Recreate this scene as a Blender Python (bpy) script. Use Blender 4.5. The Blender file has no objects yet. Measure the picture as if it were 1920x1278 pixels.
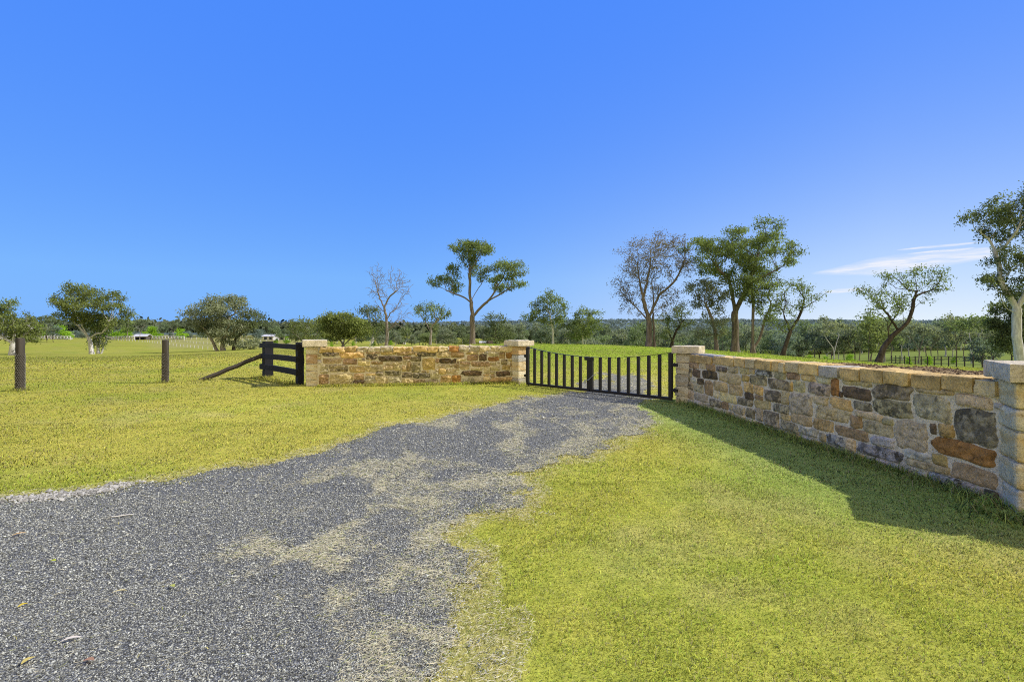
import bpy, math, random
import numpy as np
from mathutils import Vector, Matrix

rnd = random.Random(7)
rng = np.random.default_rng(11)
SC = bpy.context.scene
COL = SC.collection
F, CX, HZ, CAMH = 907.0, 960.0, 612.0, 1.6     # lens of the camera that sees the place, in photo pixels

# ------------------------------------------------------------------ noise
def _hash(ix, iy, iz):
    h = (ix.astype(np.int64)*374761393 + iy.astype(np.int64)*668265263 + iz.astype(np.int64)*2147483647 + 1013904223) & 0xFFFFFFFF
    h = ((h ^ (h >> 13))*1274126177) & 0xFFFFFFFF
    h = ((h ^ (h >> 15))*2246822519) & 0xFFFFFFFF
    return ((h ^ (h >> 16)) & 0xFFFFFF)/float(0xFFFFFF)
def vnoise(x, y, z=0.0):
    x = np.asarray(x, float); y = np.asarray(y, float)+0*x; z = np.asarray(z, float)+0*x
    ix, iy, iz = np.floor(x), np.floor(y), np.floor(z)
    fx, fy, fz = x-ix, y-iy, z-iz
    fx = fx*fx*(3-2*fx); fy = fy*fy*(3-2*fy); fz = fz*fz*(3-2*fz)
    r = 0
    for a in (0, 1):
        for b in (0, 1):
            for c in (0, 1):
                w = (fx if a else 1-fx)*(fy if b else 1-fy)*(fz if c else 1-fz)
                r = r+w*_hash(ix+a, iy+b, iz+c)
    return r*2-1
def fbm(x, y, z=0.0, o=4, g=0.5):
    r, a, s, n = 0, 1.0, 1.0, 0
    for k in range(o):
        r = r+a*vnoise(np.asarray(x)*s+17.3*k, np.asarray(y)*s+5.1*k, np.asarray(z)*s+9.7*k); n += a; a *= g; s *= 2.03
    return r/n
def sstep(a, b, x):
    t = np.clip((x-a)/(b-a), 0, 1); return t*t*(3-2*t)

# ------------------------------------------------------------------ object helpers
def tag(o, label=None, cat=None, group=None, kind=None):
    if label: o['label'] = label
    if cat: o['category'] = cat
    if group: o['group'] = group
    if kind: o['kind'] = kind
    return o
def empty(name, loc=(0, 0, 0), rz=0.0):
    o = bpy.data.objects.new(name, None); COL.objects.link(o)
    o.location = loc; o.rotation_euler = (0, 0, rz); o.empty_display_size = 0.3
    return o
def link(name, me, mat, parent=None):
    if mat is not None and not me.materials: me.materials.append(mat)
    o = bpy.data.objects.new(name, me); COL.objects.link(o)
    if parent is not None: o.parent = parent
    return o
def np_mesh(name, V, counts, idx, smooth=True):
    me = bpy.data.meshes.new(name)
    V = np.asarray(V, np.float32).reshape(-1, 3); counts = np.asarray(counts, np.int32); idx = np.asarray(idx, np.int32).ravel()
    me.vertices.add(len(V)); me.vertices.foreach_set('co', V.ravel())
    me.loops.add(len(idx)); me.loops.foreach_set('vertex_index', idx)
    st = np.zeros(len(counts), np.int32); st[1:] = np.cumsum(counts)[:-1]
    me.polygons.add(len(counts)); me.polygons.foreach_set('loop_start', st)
    try: me.polygons.foreach_set('loop_total', counts)
    except Exception: pass
    me.polygons.foreach_set('use_smooth', np.full(len(counts), bool(smooth)))
    me.update(calc_edges=True); me.validate()
    return me
def set_col(me, C, name='col'):
    C = np.asarray(C, np.float32)
    if C.shape[1] == 3: C = np.hstack([C, np.ones((len(C), 1), np.float32)])
    a = me.color_attributes.new(name, 'FLOAT_COLOR', 'POINT'); a.data.foreach_set('color', C.ravel())

class MB:
    """collects shapes, builds one mesh"""
    def __init__(s): s.V = []; s.n = 0; s.c = []; s.i = []; s.C = []
    def add(s, V, faces, C=None):
        V = np.asarray(V, float).reshape(-1, 3)
        for f in faces: s.c.append(len(f)); s.i.extend([int(k)+s.n for k in f])
        s.V.append(V); s.n += len(V)
        if C is None: C = np.ones((len(V), 4))
        C = np.asarray(C, float)
        if C.ndim == 1: C = np.tile(C, (len(V), 1))
        if C.shape[1] == 3: C = np.hstack([C, np.ones((len(V), 1))])
        s.C.append(C)
    def box(s, c, d, R=None, bev=0.0, C=None):
        hx, hy, hz = d[0]/2, d[1]/2, d[2]/2; b = min(bev, hx*.9, hy*.9, hz*.9)
        if b <= 0:
            V = np.array([[x, y, z] for x in (-hx, hx) for y in (-hy, hy) for z in (-hz, hz)])
            fs = [(0, 1, 3, 2), (4, 6, 7, 5), (0, 4, 5, 1), (2, 3, 7, 6), (0, 2, 6, 4), (1, 5, 7, 3)]
        else:
            V = []; fs = []; ix = {}
            for sx in (-1, 1):
                for sy in (-1, 1):
                    for sz in (-1, 1):
                        for ax in range(3):
                            p = [sx*(hx-b), sy*(hy-b), sz*(hz-b)]; p[ax] = (sx*hx, sy*hy, sz*hz)[ax]
                            ix[(sx, sy, sz, ax)] = len(V); V.append(p)
            for ax in range(3):
                a1, a2 = [k for k in range(3) if k != ax]
                for sg in (-1, 1):
                    q = []
                    for (u, v) in ((-1, -1), (1, -1), (1, 1), (-1, 1)):
                        k = [0, 0, 0]; k[ax] = sg; k[a1] = u; k[a2] = v; q.append(ix[(k[0], k[1], k[2], ax)])
                    fs.append(q if (sg > 0) ^ (ax == 1) else q[::-1])
            for ax in range(3):
                a1, a2 = [k for k in range(3) if k != ax]
                for u in (-1, 1):
                    for v in (-1, 1):
                        k0 = [0, 0, 0]; k1 = [0, 0, 0]; k0[ax] = -1; k1[ax] = 1
                        for k in (k0, k1): k[a1] = u; k[a2] = v
                        fs.append((ix[(*k0, a1)], ix[(*k1, a1)], ix[(*k1, a2)], ix[(*k0, a2)]))
            for sx in (-1, 1):
                for sy in (-1, 1):
                    for sz in (-1, 1): fs.append([ix[(sx, sy, sz, k)] for k in range(3)])
            V = np.array(V)
        if R is not None: V = V @ np.array(R).T
        s.add(V+np.array(c), fs, C)
    def tube(s, pts, rad, k=8, C=None, cap=True):
        pts = np.asarray(pts, float); n = len(pts); rad = np.broadcast_to(np.asarray(rad, float), (n,))
        T = np.gradient(pts, axis=0); T /= np.linalg.norm(T, axis=1)[:, None]+1e-9
        up = np.array([0, 0, 1.0]) if abs(T[0, 2]) < .9 else np.array([1.0, 0, 0])
        N = np.cross(up, T[0]); N /= np.linalg.norm(N); V = []
        a = np.linspace(0, 2*math.pi, k, endpoint=False)
        for j in range(n):
            N = N-T[j]*np.dot(N, T[j]); N /= np.linalg.norm(N)+1e-9; B = np.cross(T[j], N)
            V.append(pts[j]+rad[j]*(np.cos(a)[:, None]*N+np.sin(a)[:, None]*B))
        fs = [(j*k+i, j*k+(i+1) % k, (j+1)*k+(i+1) % k, (j+1)*k+i) for j in range(n-1) for i in range(k)]
        if cap and k > 2: fs += [list(range(k))[::-1], [(n-1)*k+i for i in range(k)]]
        s.add(np.vstack(V), fs, C)
    def mesh(s, name, smooth=False, col=True):
        me = np_mesh(name, np.vstack(s.V), s.c, s.i, smooth)
        if col: set_col(me, np.vstack(s.C))
        return me
    def build(s, name, mat, parent=None, smooth=False): return link(name, s.mesh(name, smooth), mat, parent)

def rough_block(mb, c, d, R=None, seed=0, rnd_=0.02, amp=0.008, freq=7.0, res=0.03, C=(.5, .5, .5, 1), mott=0.25, band=0.0):
    """a rock faced block: rounded box with noise in its faces"""
    h = np.array(d)/2; rr = min(rnd_, h.min()*.8)
    for ax in range(3):
        a1, a2 = [k for k in range(3) if k != ax]
        n1 = max(2, int(2*h[a1]/res)); n2 = max(2, int(2*h[a2]/res))
        U, W = np.meshgrid(np.linspace(-1, 1, n1+1), np.linspace(-1, 1, n2+1), indexing='ij')
        for sg in (-1, 1):
            P = np.zeros((U.size, 3)); P[:, a1] = U.ravel()*h[a1]; P[:, a2] = W.ravel()*h[a2]; P[:, ax] = sg*h[ax]
            inner = np.clip(P, -(h-rr), h-rr); N = P-inner; L = np.linalg.norm(N, axis=1)[:, None]+1e-9; N = N/L
            P = inner+N*rr
            q = P+np.array([seed*3.17, seed*1.31, seed*7.7]); wv = np.sin(q[:, 2]*38+q[:, 0]*9+3.2*fbm(q[:, 0]*4, q[:, 1]*4, q[:, 2]*4, 2))
            P = P+N*(fbm(q[:, 0]*freq, q[:, 1]*freq, q[:, 2]*freq, 4, .6)*amp*2)[:, None]
            m = 1+mott*fbm(q[:, 0]*9, q[:, 1]*9, q[:, 2]*14, 3)
            bnd = np.clip(wv*1.3-.25, 0, 1)[:, None]*band; cc = np.hstack([np.clip(np.array(C)[:3]*m[:, None]*(1-bnd*np.array([.10, .26, .52])), 0, 1), np.full((len(P), 1), C[3] if len(C) > 3 else 0)])
            fs = []
            for i in range(n1):
                for j in range(n2):
                    q4 = (i*(n2+1)+j, (i+1)*(n2+1)+j, (i+1)*(n2+1)+j+1, i*(n2+1)+j+1)
                    fs.append(q4 if (sg > 0) ^ (ax == 1) else q4[::-1])
            if R is not None: P = P @ np.array(R).T
            mb.add(P+np.array(c), fs, cc)
def rotz(a): c, s = math.cos(a), math.sin(a); return np.array([[c, -s, 0], [s, c, 0], [0, 0, 1]])

# ------------------------------------------------------------------ materials
def new_mat(name):
    m = bpy.data.materials.new(name); m.use_nodes = True; nt = m.node_tree; nt.nodes.clear()
    return m, nt, lambda t, **kw: _node(nt, t, kw), nt.links.new
def _node(nt, t, kw):
    n = nt.nodes.new(t)
    for k, v in kw.items():
        if k.startswith('i_'):
            key = k[2:]; key = int(key) if key.isdigit() else key.replace('_', ' ')
            n.inputs[key].default_value = v
        else: setattr(n, k, v)
    return n
def mixc(nt, fac, a, b, mode='MIX'):
    n = nt.nodes.new('ShaderNodeMix'); n.data_type = 'RGBA'; n.blend_type = mode
    for s, v in ((n.inputs[0], fac), (n.inputs[6], a), (n.inputs[7], b)):
        if hasattr(v, 'is_linked'): nt.links.new(v, s)
        else: s.default_value = v if not isinstance(v, tuple) or len(v) == 4 else (*v, 1)
    return n.outputs[2]
def maprange(nt, v, a, b, c, d):
    n = nt.nodes.new('ShaderNodeMapRange'); nt.links.new(v, n.inputs[0])
    for k, x in enumerate((a, b, c, d)): n.inputs[k+1].default_value = x
    return n.outputs[0]

def stone_mat():
    m, nt, N, L = new_mat('sandstone')
    at = N('ShaderNodeAttribute', attribute_name='col'); g = N('ShaderNodeNewGeometry')
    n1 = N('ShaderNodeTexNoise', i_Scale=38.0, i_Detail=6.0, i_Roughness=.7); L(g.outputs['Position'], n1.inputs['Vector'])
    n2 = N('ShaderNodeTexNoise', i_Scale=11.0, i_Detail=5.0, i_Roughness=.65); L(g.outputs['Position'], n2.inputs['Vector'])
    n3 = N('ShaderNodeTexNoise', i_Scale=140.0, i_Detail=3.0); L(g.outputs['Position'], n3.inputs['Vector'])
    c = mixc(nt, 1.0, at.outputs['Color'], mixc(nt, n1.outputs[0], (.52, .52, .53), (1.48, 1.46, 1.42)), 'MULTIPLY')
    c = mixc(nt, 1.0, c, mixc(nt, n3.outputs[0], (.72, .72, .72), (1.28, 1.28, 1.28)), 'MULTIPLY')
    n4 = N('ShaderNodeTexNoise', i_Scale=42.0, i_Detail=5.0, i_Roughness=.7); L(g.outputs['Position'], n4.inputs['Vector'])
    c = mixc(nt, 1.0, c, mixc(nt, maprange(nt, n4.outputs[0], .34, .48, 0, 1), (.58, .55, .50), (1.04, 1.04, 1.04)), 'MULTIPLY')
    # lichen and weathering where the vertex alpha asks for it
    mo = N('ShaderNodeMath', operation='MULTIPLY'); L(at.outputs['Alpha'], mo.inputs[0]); L(maprange(nt, n2.outputs[0], .47, .55, 0, 1), mo.inputs[1])
    c = mixc(nt, mo.outputs[0], c, (.062, .054, .038))
    b = N('ShaderNodeBsdfPrincipled', i_Roughness=.92); b.inputs['Specular IOR Level'].default_value = .15
    L(c, b.inputs['Base Color'])
    bm = N('ShaderNodeBump', i_Strength=.9, i_Distance=.022); L(n1.outputs[0], bm.inputs['Height']); L(bm.outputs[0], b.inputs['Normal'])
    o = N('ShaderNodeOutputMaterial'); L(b.outputs[0], o.inputs[0]); return m
def plain_mat(name, colr, rough=.7, metal=0.0, scale=20.0, var=.25, bump=.2, spec=.3, stretch=(1, 1, 1), attr=False):
    m, nt, N, L = new_mat(name)
    tc = N('ShaderNodeTexCoord'); mp = N('ShaderNodeMapping'); mp.inputs['Scale'].default_value = stretch; L(tc.outputs['Object'], mp.inputs[0])
    n = N('ShaderNodeTexNoise', i_Scale=scale, i_Detail=6.0, i_Roughness=.65); L(mp.outputs[0], n.inputs['Vector'])
    a = tuple(x*(1-var) for x in colr); b_ = tuple(min(1, x*(1+var)) for x in colr)
    c = mixc(nt, n.outputs[0], a, b_)
    if attr:
        at = N('ShaderNodeAttribute', attribute_name='col'); c = mixc(nt, 1.0, c, at.outputs['Color'], 'MULTIPLY')
    b = N('ShaderNodeBsdfPrincipled', i_Roughness=rough, i_Metallic=metal); b.inputs['Specular IOR Level'].default_value = spec
    L(c, b.inputs['Base Color'])
    bm = N('ShaderNodeBump', i_Strength=bump, i_Distance=.01); L(n.outputs[0], bm.inputs['Height']); L(bm.outputs[0], b.inputs['Normal'])
    o = N('ShaderNodeOutputMaterial'); L(b.outputs[0], o.inputs[0]); return m
def attr_leaf(name, dark, light, trans=.35, upmix=.35, haze=0.0, hz=(.20, .27, .32), tstrength=1.0):
    """leaf / blade shader: tint from the vertex colour, diffuse plus translucent"""
    m, nt, N, L = new_mat(name)
    at = N('ShaderNodeAttribute', attribute_name='col')
    sp = N('ShaderNodeSeparateColor'); L(at.outputs['Color'], sp.inputs[0])
    c = mixc(nt, sp.outputs[0], dark, light) if dark is not None else at.outputs['Color']
    if haze > 0: c = mixc(nt, haze, c, hz)  # distance haze mixed into the base colour
    g = N('ShaderNodeNewGeometry')
    vm = N('ShaderNodeVectorMath', operation='SCALE'); L(g.outputs['Normal'], vm.inputs[0]); vm.inputs['Scale'].default_value = 1-upmix
    va = N('ShaderNodeVectorMath', operation='ADD'); L(vm.outputs[0], va.inputs[0]); va.inputs[1].default_value = (0, 0, upmix)
    vn = N('ShaderNodeVectorMath', operation='NORMALIZE'); L(va.outputs[0], vn.inputs[0])
    d = N('ShaderNodeBsdfDiffuse'); L(c, d.inputs[0]); L(vn.outputs[0], d.inputs['Normal'])
    t = N('ShaderNodeBsdfTranslucent'); L(mixc(nt, 1.0, c, (1.1*tstrength, 1.15*tstrength, .6*tstrength), 'MULTIPLY'), t.inputs[0])
    mx = N('ShaderNodeMixShader', i_0=trans); L(d.outputs[0], mx.inputs[1]); L(t.outputs[0], mx.inputs[2])
    o = N('ShaderNodeOutputMaterial'); L(mx.outputs[0], o.inputs[0]); return m
def ground_mat(name, rough_scale=1.0, far=False):
    m, nt, N, L = new_mat(name)
    at = N('ShaderNodeAttribute', attribute_name='col'); g = N('ShaderNodeNewGeometry')
    mp = N('ShaderNodeMapping'); mp.inputs['Scale'].default_value = (1, 1, .2); L(g.outputs['Position'], mp.inputs[0])
    n1 = N('ShaderNodeTexNoise', i_Scale=55.0*rough_scale, i_Detail=5.0, i_Roughness=.75); L(mp.outputs[0], n1.inputs['Vector'])
    n2 = N('ShaderNodeTexNoise', i_Scale=7.0*rough_scale, i_Detail=6.0, i_Roughness=.7); L(mp.outputs[0], n2.inputs['Vector'])
    n3 = N('ShaderNodeTexNoise', i_Scale=1.1*rough_scale, i_Detail=7.0, i_Roughness=.7); L(mp.outputs[0], n3.inputs['Vector'])
    c = mixc(nt, 1.0, at.outputs['Color'], mixc(nt, maprange(nt, n1.outputs[0], .3, .7, 0, 1), (.55, .55, .5), (1.4, 1.4, 1.4)), 'MULTIPLY')
    c = mixc(nt, 1.0, c, mixc(nt, maprange(nt, n2.outputs[0], .3, .7, 0, 1), (.72, .76, .72), (1.27, 1.22, 1.2)), 'MULTIPLY')
    c = mixc(nt, 1.0, c, mixc(nt, maprange(nt, n3.outputs[0], .3, .7, 0, 1), (.86, .92, .85), (1.14, 1.08, 1.15)), 'MULTIPLY')
    b = N('ShaderNodeBsdfDiffuse'); L(c, b.inputs[0])
    bm = N('ShaderNodeBump', i_Strength=.5, i_Distance=.03); L(n1.outputs[0], bm.inputs['Height']); L(bm.outputs[0], b.inputs['Normal'])
    o = N('ShaderNodeOutputMaterial'); L(b.outputs[0], o.inputs[0]); return m
def gravel_mat():
    m, nt, N, L = new_mat('blue_metal_gravel')
    at = N('ShaderNodeAttribute', attribute_name='col'); g = N('ShaderNodeNewGeometry')
    v = N('ShaderNodeTexVoronoi', i_Scale=75.0); L(g.outputs['Position'], v.inputs['Vector'])
    sp = N('ShaderNodeSeparateColor'); L(v.outputs['Color'], sp.inputs[0])
    n2 = N('ShaderNodeTexNoise', i_Scale=3.0, i_Detail=6.0, i_Roughness=.7); L(g.outputs['Position'], n2.inputs['Vector'])
    n1 = N('ShaderNodeTexNoise', i_Scale=48.0, i_Detail=4.0, i_Roughness=.8); L(g.outputs['Position'], n1.inputs['Vector'])
    c = mixc(nt, sp.outputs[0], (.13, .13, .114), (.43, .43, .385))
    c = mixc(nt, 1.0, c, mixc(nt, maprange(nt, v.outputs['Distance'], 0, .6, 0, 1), (1.15, 1.15, 1.15), (.35, .35, .35)), 'MULTIPLY')
    c = mixc(nt, 1.0, c, mixc(nt, n2.outputs[0], (.75, .75, .75), (1.25, 1.25, 1.25)), 'MULTIPLY')
    s2 = N('ShaderNodeSeparateColor'); L(at.outputs['Color'], s2.inputs[0])
    st = N('ShaderNodeMath', operation='MULTIPLY'); L(s2.outputs[0], st.inputs[0]); L(maprange(nt, n1.outputs[0], .38, .66, 0, 1), st.inputs[1])
    straw = mixc(nt, n1.outputs[0], (.30, .26, .13), (.52, .47, .28))
    c = mixc(nt, st.outputs[0], c, straw)
    b = N('ShaderNodeBsdfPrincipled', i_Roughness=.85); b.inputs['Specular IOR Level'].default_value = .25; L(c, b.inputs['Base Color'])
    bm = N('ShaderNodeBump', i_Strength=.9, i_Distance=.012); bm.invert = True; L(v.outputs['Distance'], bm.inputs['Height']); L(bm.outputs[0], b.inputs['Normal'])
    o = N('ShaderNodeOutputMaterial'); L(b.outputs[0], o.inputs[0]); return m
def bark_mat(name, ca, cb, scale=3.0):
    m, nt, N, L = new_mat(name)
    g = N('ShaderNodeNewGeometry'); mp = N('ShaderNodeMapping'); mp.inputs['Scale'].default_value = (2.5, 2.5, .5); L(g.outputs['Position'], mp.inputs[0])
    n = N('ShaderNodeTexNoise', i_Scale=scale, i_Detail=6.0, i_Roughness=.7); L(mp.outputs[0], n.inputs['Vector'])
    c = mixc(nt, maprange(nt, n.outputs[0], .35, .65, 0, 1), ca, cb)
    b = N('ShaderNodeBsdfDiffuse'); L(c, b.inputs[0])
    bm = N('ShaderNodeBump', i_Strength=.6, i_Distance=.05); L(n.outputs[0], bm.inputs['Height']); L(bm.outputs[0], b.inputs['Normal'])
    o = N('ShaderNodeOutputMaterial'); L(b.outputs[0], o.inputs[0]); return m

M_STONE = stone_mat()
M_STEEL = plain_mat('dark_painted_steel', (.012, .009, .008), .45, 0.0, 30, .3, .05, .4)
M_CHAIN = plain_mat('galvanised_steel', (.45, .45, .44), .4, .8, 40, .2, .05)
M_BLACKWOOD = plain_mat('black_stained_timber', (.012, .012, .016), .75, 0, 9, .4, .35, .3, (6, 6, 1))
M_OLDWOOD = plain_mat('weathered_timber', (.052, .044, .035), .9, 0, 7, .5, .6, .2, (5, 5, .6), attr=True)
M_WIRE = plain_mat('netting_wire', (.20, .185, .155), .6, .3, 20, .2, .0)
M_WHITE = plain_mat('white_paint', (.58, .56, .52), .6, 0, 3, .12, .1)
M_TIN = plain_mat('pale_roof_iron', (.62, .60, .56), .5, .2, 2, .15, .1)
M_WALLS = plain_mat('dark_shed_board', (.10, .085, .07), .8, 0, 2, .3, .1)
M_GROUND = ground_mat('grass_ground')
M_GRAVEL = gravel_mat()
M_SOIL = ground_mat('bare_soil', 1.0)
M_BLADE = attr_leaf('grass_blade', None, None, .28, .78)
M_STRAW = attr_leaf('dry_clippings', None, None, .15, .6)
M_PEBBLE = attr_leaf('gravel_stone', None, None, 0.0, .1)

# ------------------------------------------------------------------ terrain
def pt(px, py, d): return np.array([(px-CX)/F*d, d, CAMH-(py-HZ)/F*d])
COLS = [-250, 200, 420, 720, 890, 1100, 1320, 1550, 1750, 2150]
PROF = [
 [(14, 0), (30, -.55), (52, -1.55), (60, -1.8), (76, -2.75), (100, -2.6), (130, -2.45), (180, -3.1), (300, -4.5), (700, -9), (1500, -6), (4200, 34)],
 [(14, 0), (30, -.55), (54, -1.6), (63, -1.95), (80, -2.85), (100, -2.75), (130, -2.6), (180, -3.2), (300, -4.8), (700, -9), (1500, -6), (4200, 40)],
 [(14, 0), (30, -.4), (52, -1.1), (64, -1.5), (82, -2.5), (110, -2.75), (150, -3.2), (200, -3.6), (300, -5), (700, -10), (1500, -6), (4200, 36)],
 [(14, 0), (30, -.15), (50, -.5), (70, -1.2), (100, -2.5), (150, -3.7), (250, -6), (500, -9), (1000, -10), (1800, 0), (3000, 18)],
 [(14, 0), (30, 0), (45, 0), (70, -.95), (110, -2.7), (160, -5), (300, -9), (700, -13), (1500, 4), (2600, 20)],
 [(14, 0), (25, .06), (42, .06), (55, -.65), (90, -4), (150, -8.5), (300, -13), (700, -14), (1500, 14), (2300, 22)],
 [(14, 0), (25, 0), (38, -.15), (48, -.8), (80, -4.5), (150, -10), (300, -15), (700, -14), (1500, 14), (2300, 22)],
 [(12, 0), (20, -.02), (30, -.35), (40, -1.25), (70, -4.2), (150, -8.5), (300, -13), (700, -14), (1500, 12), (2500, 21)],
 [(12, 0), (18, -.08), (24, -.32), (32, -1.3), (60, -3.7), (100, -5.0), (160, -6.6), (250, -10), (600, -14), (1500, 5), (2600, 26)],
 [(10, 0), (18, -.25), (24, -.6), (32, -1.5), (60, -3.8), (100, -5.2), (160, -7), (250, -10), (600, -14), (1500, 5), (2600, 26)],
]
ANG = np.array([math.atan((c-CX)/F) for c in COLS]); LR = np.linspace(math.log(4), math.log(9000), 220)
TAB = []
for c, p in zip(COLS, PROF):
    k = math.sqrt(1+((c-CX)/F)**2)
    lr = np.log(np.array([1.0]+[d*k for d, z in p]+[9000])); zz = np.array([0]+[z for d, z in p]+[p[-1][1]-10])
    v = np.interp(LR, lr, zz)
    ker = np.exp(-np.linspace(-2, 2, 7)**2); ker /= ker.sum()
    TAB.append(np.convolve(np.pad(v, 3, 'edge'), ker, 'valid'))
TAB = np.array(TAB)
_fa = np.linspace(ANG[0], ANG[-1], 160); _T2 = np.array([np.interp(_fa, ANG, TAB[:, j]) for j in range(TAB.shape[1])]).T
_ker = np.exp(-np.linspace(-2, 2, 15)**2); _ker /= _ker.sum()
_T2 = np.array([np.convolve(np.pad(_T2[:, j], 7, 'edge'), _ker, 'valid') for j in range(_T2.shape[1])]).T
def Z(x, y):
    x = np.asarray(x, float); y = np.asarray(y, float)
    r = np.sqrt(x*x+y*y)+1e-6; a = np.arctan2(x, y)
    fade = 1-sstep(1.0, 1.9, np.abs(a))
    fi = np.clip((a-_fa[0])/(_fa[-1]-_fa[0])*159, 0, 158.999); fj = np.clip((np.log(r)-LR[0])/(LR[-1]-LR[0])*219, 0, 218.999)
    i = fi.astype(int); j = fj.astype(int); u = fi-i; v = fj-j
    z = _T2[i, j]*(1-u)*(1-v)+_T2[i+1, j]*u*(1-v)+_T2[i, j+1]*(1-u)*v+_T2[i+1, j+1]*u*v
    z = z*fade-(1-fade)*np.clip(r-30, 0, 100)*.02
    s = sstep(14, 40, r)
    z = z+s*.10*fbm(x*.12, y*.12, 3.3, 3)*np.clip(r/60, .3, 3)
    return z
def zf(x, y): return float(Z(np.array([x]), np.array([y]))[0])

# outline of the gravel drive, read from the photo and laid on the flat apron
def flat(px, py): d = F*CAMH/(py-HZ); return ((px-CX)/F*d, d)
DRIVE = [flat(*p) for p in [(1020, 742), (950, 753), (872, 770), (800, 788), (745, 797), (700, 815), (622, 833), (600, 846), (500, 866), (400, 880), (340, 893), (270, 903), (190, 922), (100, 932), (0, 942)]]
DRIVE += [(-9.5, 3.2), (-9.5, -4), (-.9, -4), (-.35, 1.2)]
DRIVE += [flat(*p) for p in [(852, 1278), (868, 1200), (862, 1130), (880, 1080), (862, 1030), (840, 985), (872, 965), (962, 955), (982, 942), (958, 900), (1010, 885), (1062, 868), (1100, 846), (1135, 822), (1205, 812), (1228, 790), (1196, 760), (1246, 732), (1262, 712), (1210, 694), (1120, 700), (1075, 722)]]
DP = np.array(DRIVE)
def sd_drive(x, y):
    x = np.asarray(x, float); y = np.asarray(y, float); ins = np.zeros(x.shape, bool); dm = np.full(x.shape, 1e9); n = len(DP)
    for i in range(n):
        x0, y0 = DP[i]; x1, y1 = DP[(i+1) % n]
        cond = ((y0 > y) != (y1 > y)); t = (y-y0)/((y1-y0) if abs(y1-y0) > 1e-9 else 1e-9)
        ins ^= cond & (x < x0+t*(x1-x0))
        dx, dy = x1-x0, y1-y0; q = np.clip(((x-x0)*dx+(y-y0)*dy)/(dx*dx+dy*dy+1e-12), 0, 1)
        dm = np.minimum(dm, np.hypot(x-x0-q*dx, y-y0-q*dy))
    return np.where(ins, dm, -dm)
def drive_field(x, y):
    """> 0 on gravel; ragged edge"""
    s = sd_drive(x, y)
    e = .10+.02*np.clip(y, 0, 12)
    s = s+e*(fbm(x*1.6, y*1.1, 1.0, 4, .65)*1.5)+(.16+.02*np.clip(y, 0, 10))*fbm(x*4.2, y*3.0, 21.0, 3, .6)*sstep(-3, -1, x+y*.0)
    s = np.where(y > 11.3, s-.50+.9*fbm(x*1.3, y*.6, 8.0, 3), s)
    return s
BLOBS = [(770, 905, 70, 55, .95), (705, 890, 60, 30, .6), (560, 1040, 130, 22, .55), (700, 1010, 110, 30, .65), (640, 1055, 60, 25, .6), (760, 1230, 90, 80, .75), (790, 1110, 70, 60, .45), (640, 845, 60, 9, .6),
         (958, 815, 16, 45, .8), (985, 780, 60, 9, .7), (810, 797, 90, 6, .7), (1150, 800, 70, 26, .95), (1190, 770, 60, 14, .9), (1080, 775, 70, 5, .6), (520, 1160, 26, 60, .6), (650, 1180, 60, 70, .45),
         (840, 870, 70, 12, .6), (900, 905, 60, 10, .5), (470, 1190, 50, 16, .4), (560, 900, 160, 12, .35), (1010, 880, 50, 10, .8), (1190, 715, 60, 10, .6), (880, 770, 40, 4, .5)]
def straw_field(x, y):
    d = np.clip(y, 1.2, None); px = CX+F*x/d; py = HZ+F*CAMH/d; v = np.zeros(np.shape(x))
    wx = fbm(x*1.7, y*1.7, 4.0, 3)*45; wy = fbm(x*1.7, y*1.7, 7.0, 3)*22*np.clip(4/d, .2, 1.5)
    for bx, by, rx, ry, s in BLOBS: v = np.maximum(v, s*np.exp(-(((px+wx-bx)/rx)**2+((py+wy-by)/ry)**2)))
    right = sstep(.9, .0, sd_drive(x, y))*sstep(-2.2, -.5, x+y*.02)
    v = np.maximum(v, right*.75)
    v = v*(.55+.9*np.clip(fbm(x*4, y*3, 2.0, 4, .65)+.45, 0, 1))
    v = v*1.15+.34*sstep(.05, .6, fbm(x*1.1+3, y*1.1, 5.0, 4))*sstep(-4.5, -1.5, x)+.14*sstep(-4, -.5, x)
    wq = .8*fbm(x*.8, y*.8, 11.0, 3)
    rid = sstep(.085, .0, np.abs(fbm(x*.75+wq+4, y*.55+wq, 13.0, 2)))*sstep(-.35, .2, fbm(x*.5, y*.5, 15.0, 2))*sstep(-4.2, -1.6, x)
    v = np.maximum(v, rid*(.45+.5*np.clip(fbm(x*5, y*4, 17.0, 3)+.4, 0, 1)))
    w1, w2 = fbm(x*1.3, y*1.3, 31.0, 3)*.5, fbm(x*1.3, y*1.3, 33.0, 3)*.5
    st = 1-np.clip(np.abs(fbm(x*2.0+w1*2, y*1.5+w2*2, 35.0, 3, .55))*4.2, 0, 1)
    fine = fbm(x*7, y*6, 41.0, 4, .7)
    return .82*sstep(.20, .85, np.clip(v, 0, 1)*(.50+.60*st)+.10*st*sstep(-3.5, -1, x)+.24*fine)*np.where(y > 12.2, .6, 1)+np.where(y > 12.2, .45+.5*fine, 0)

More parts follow.
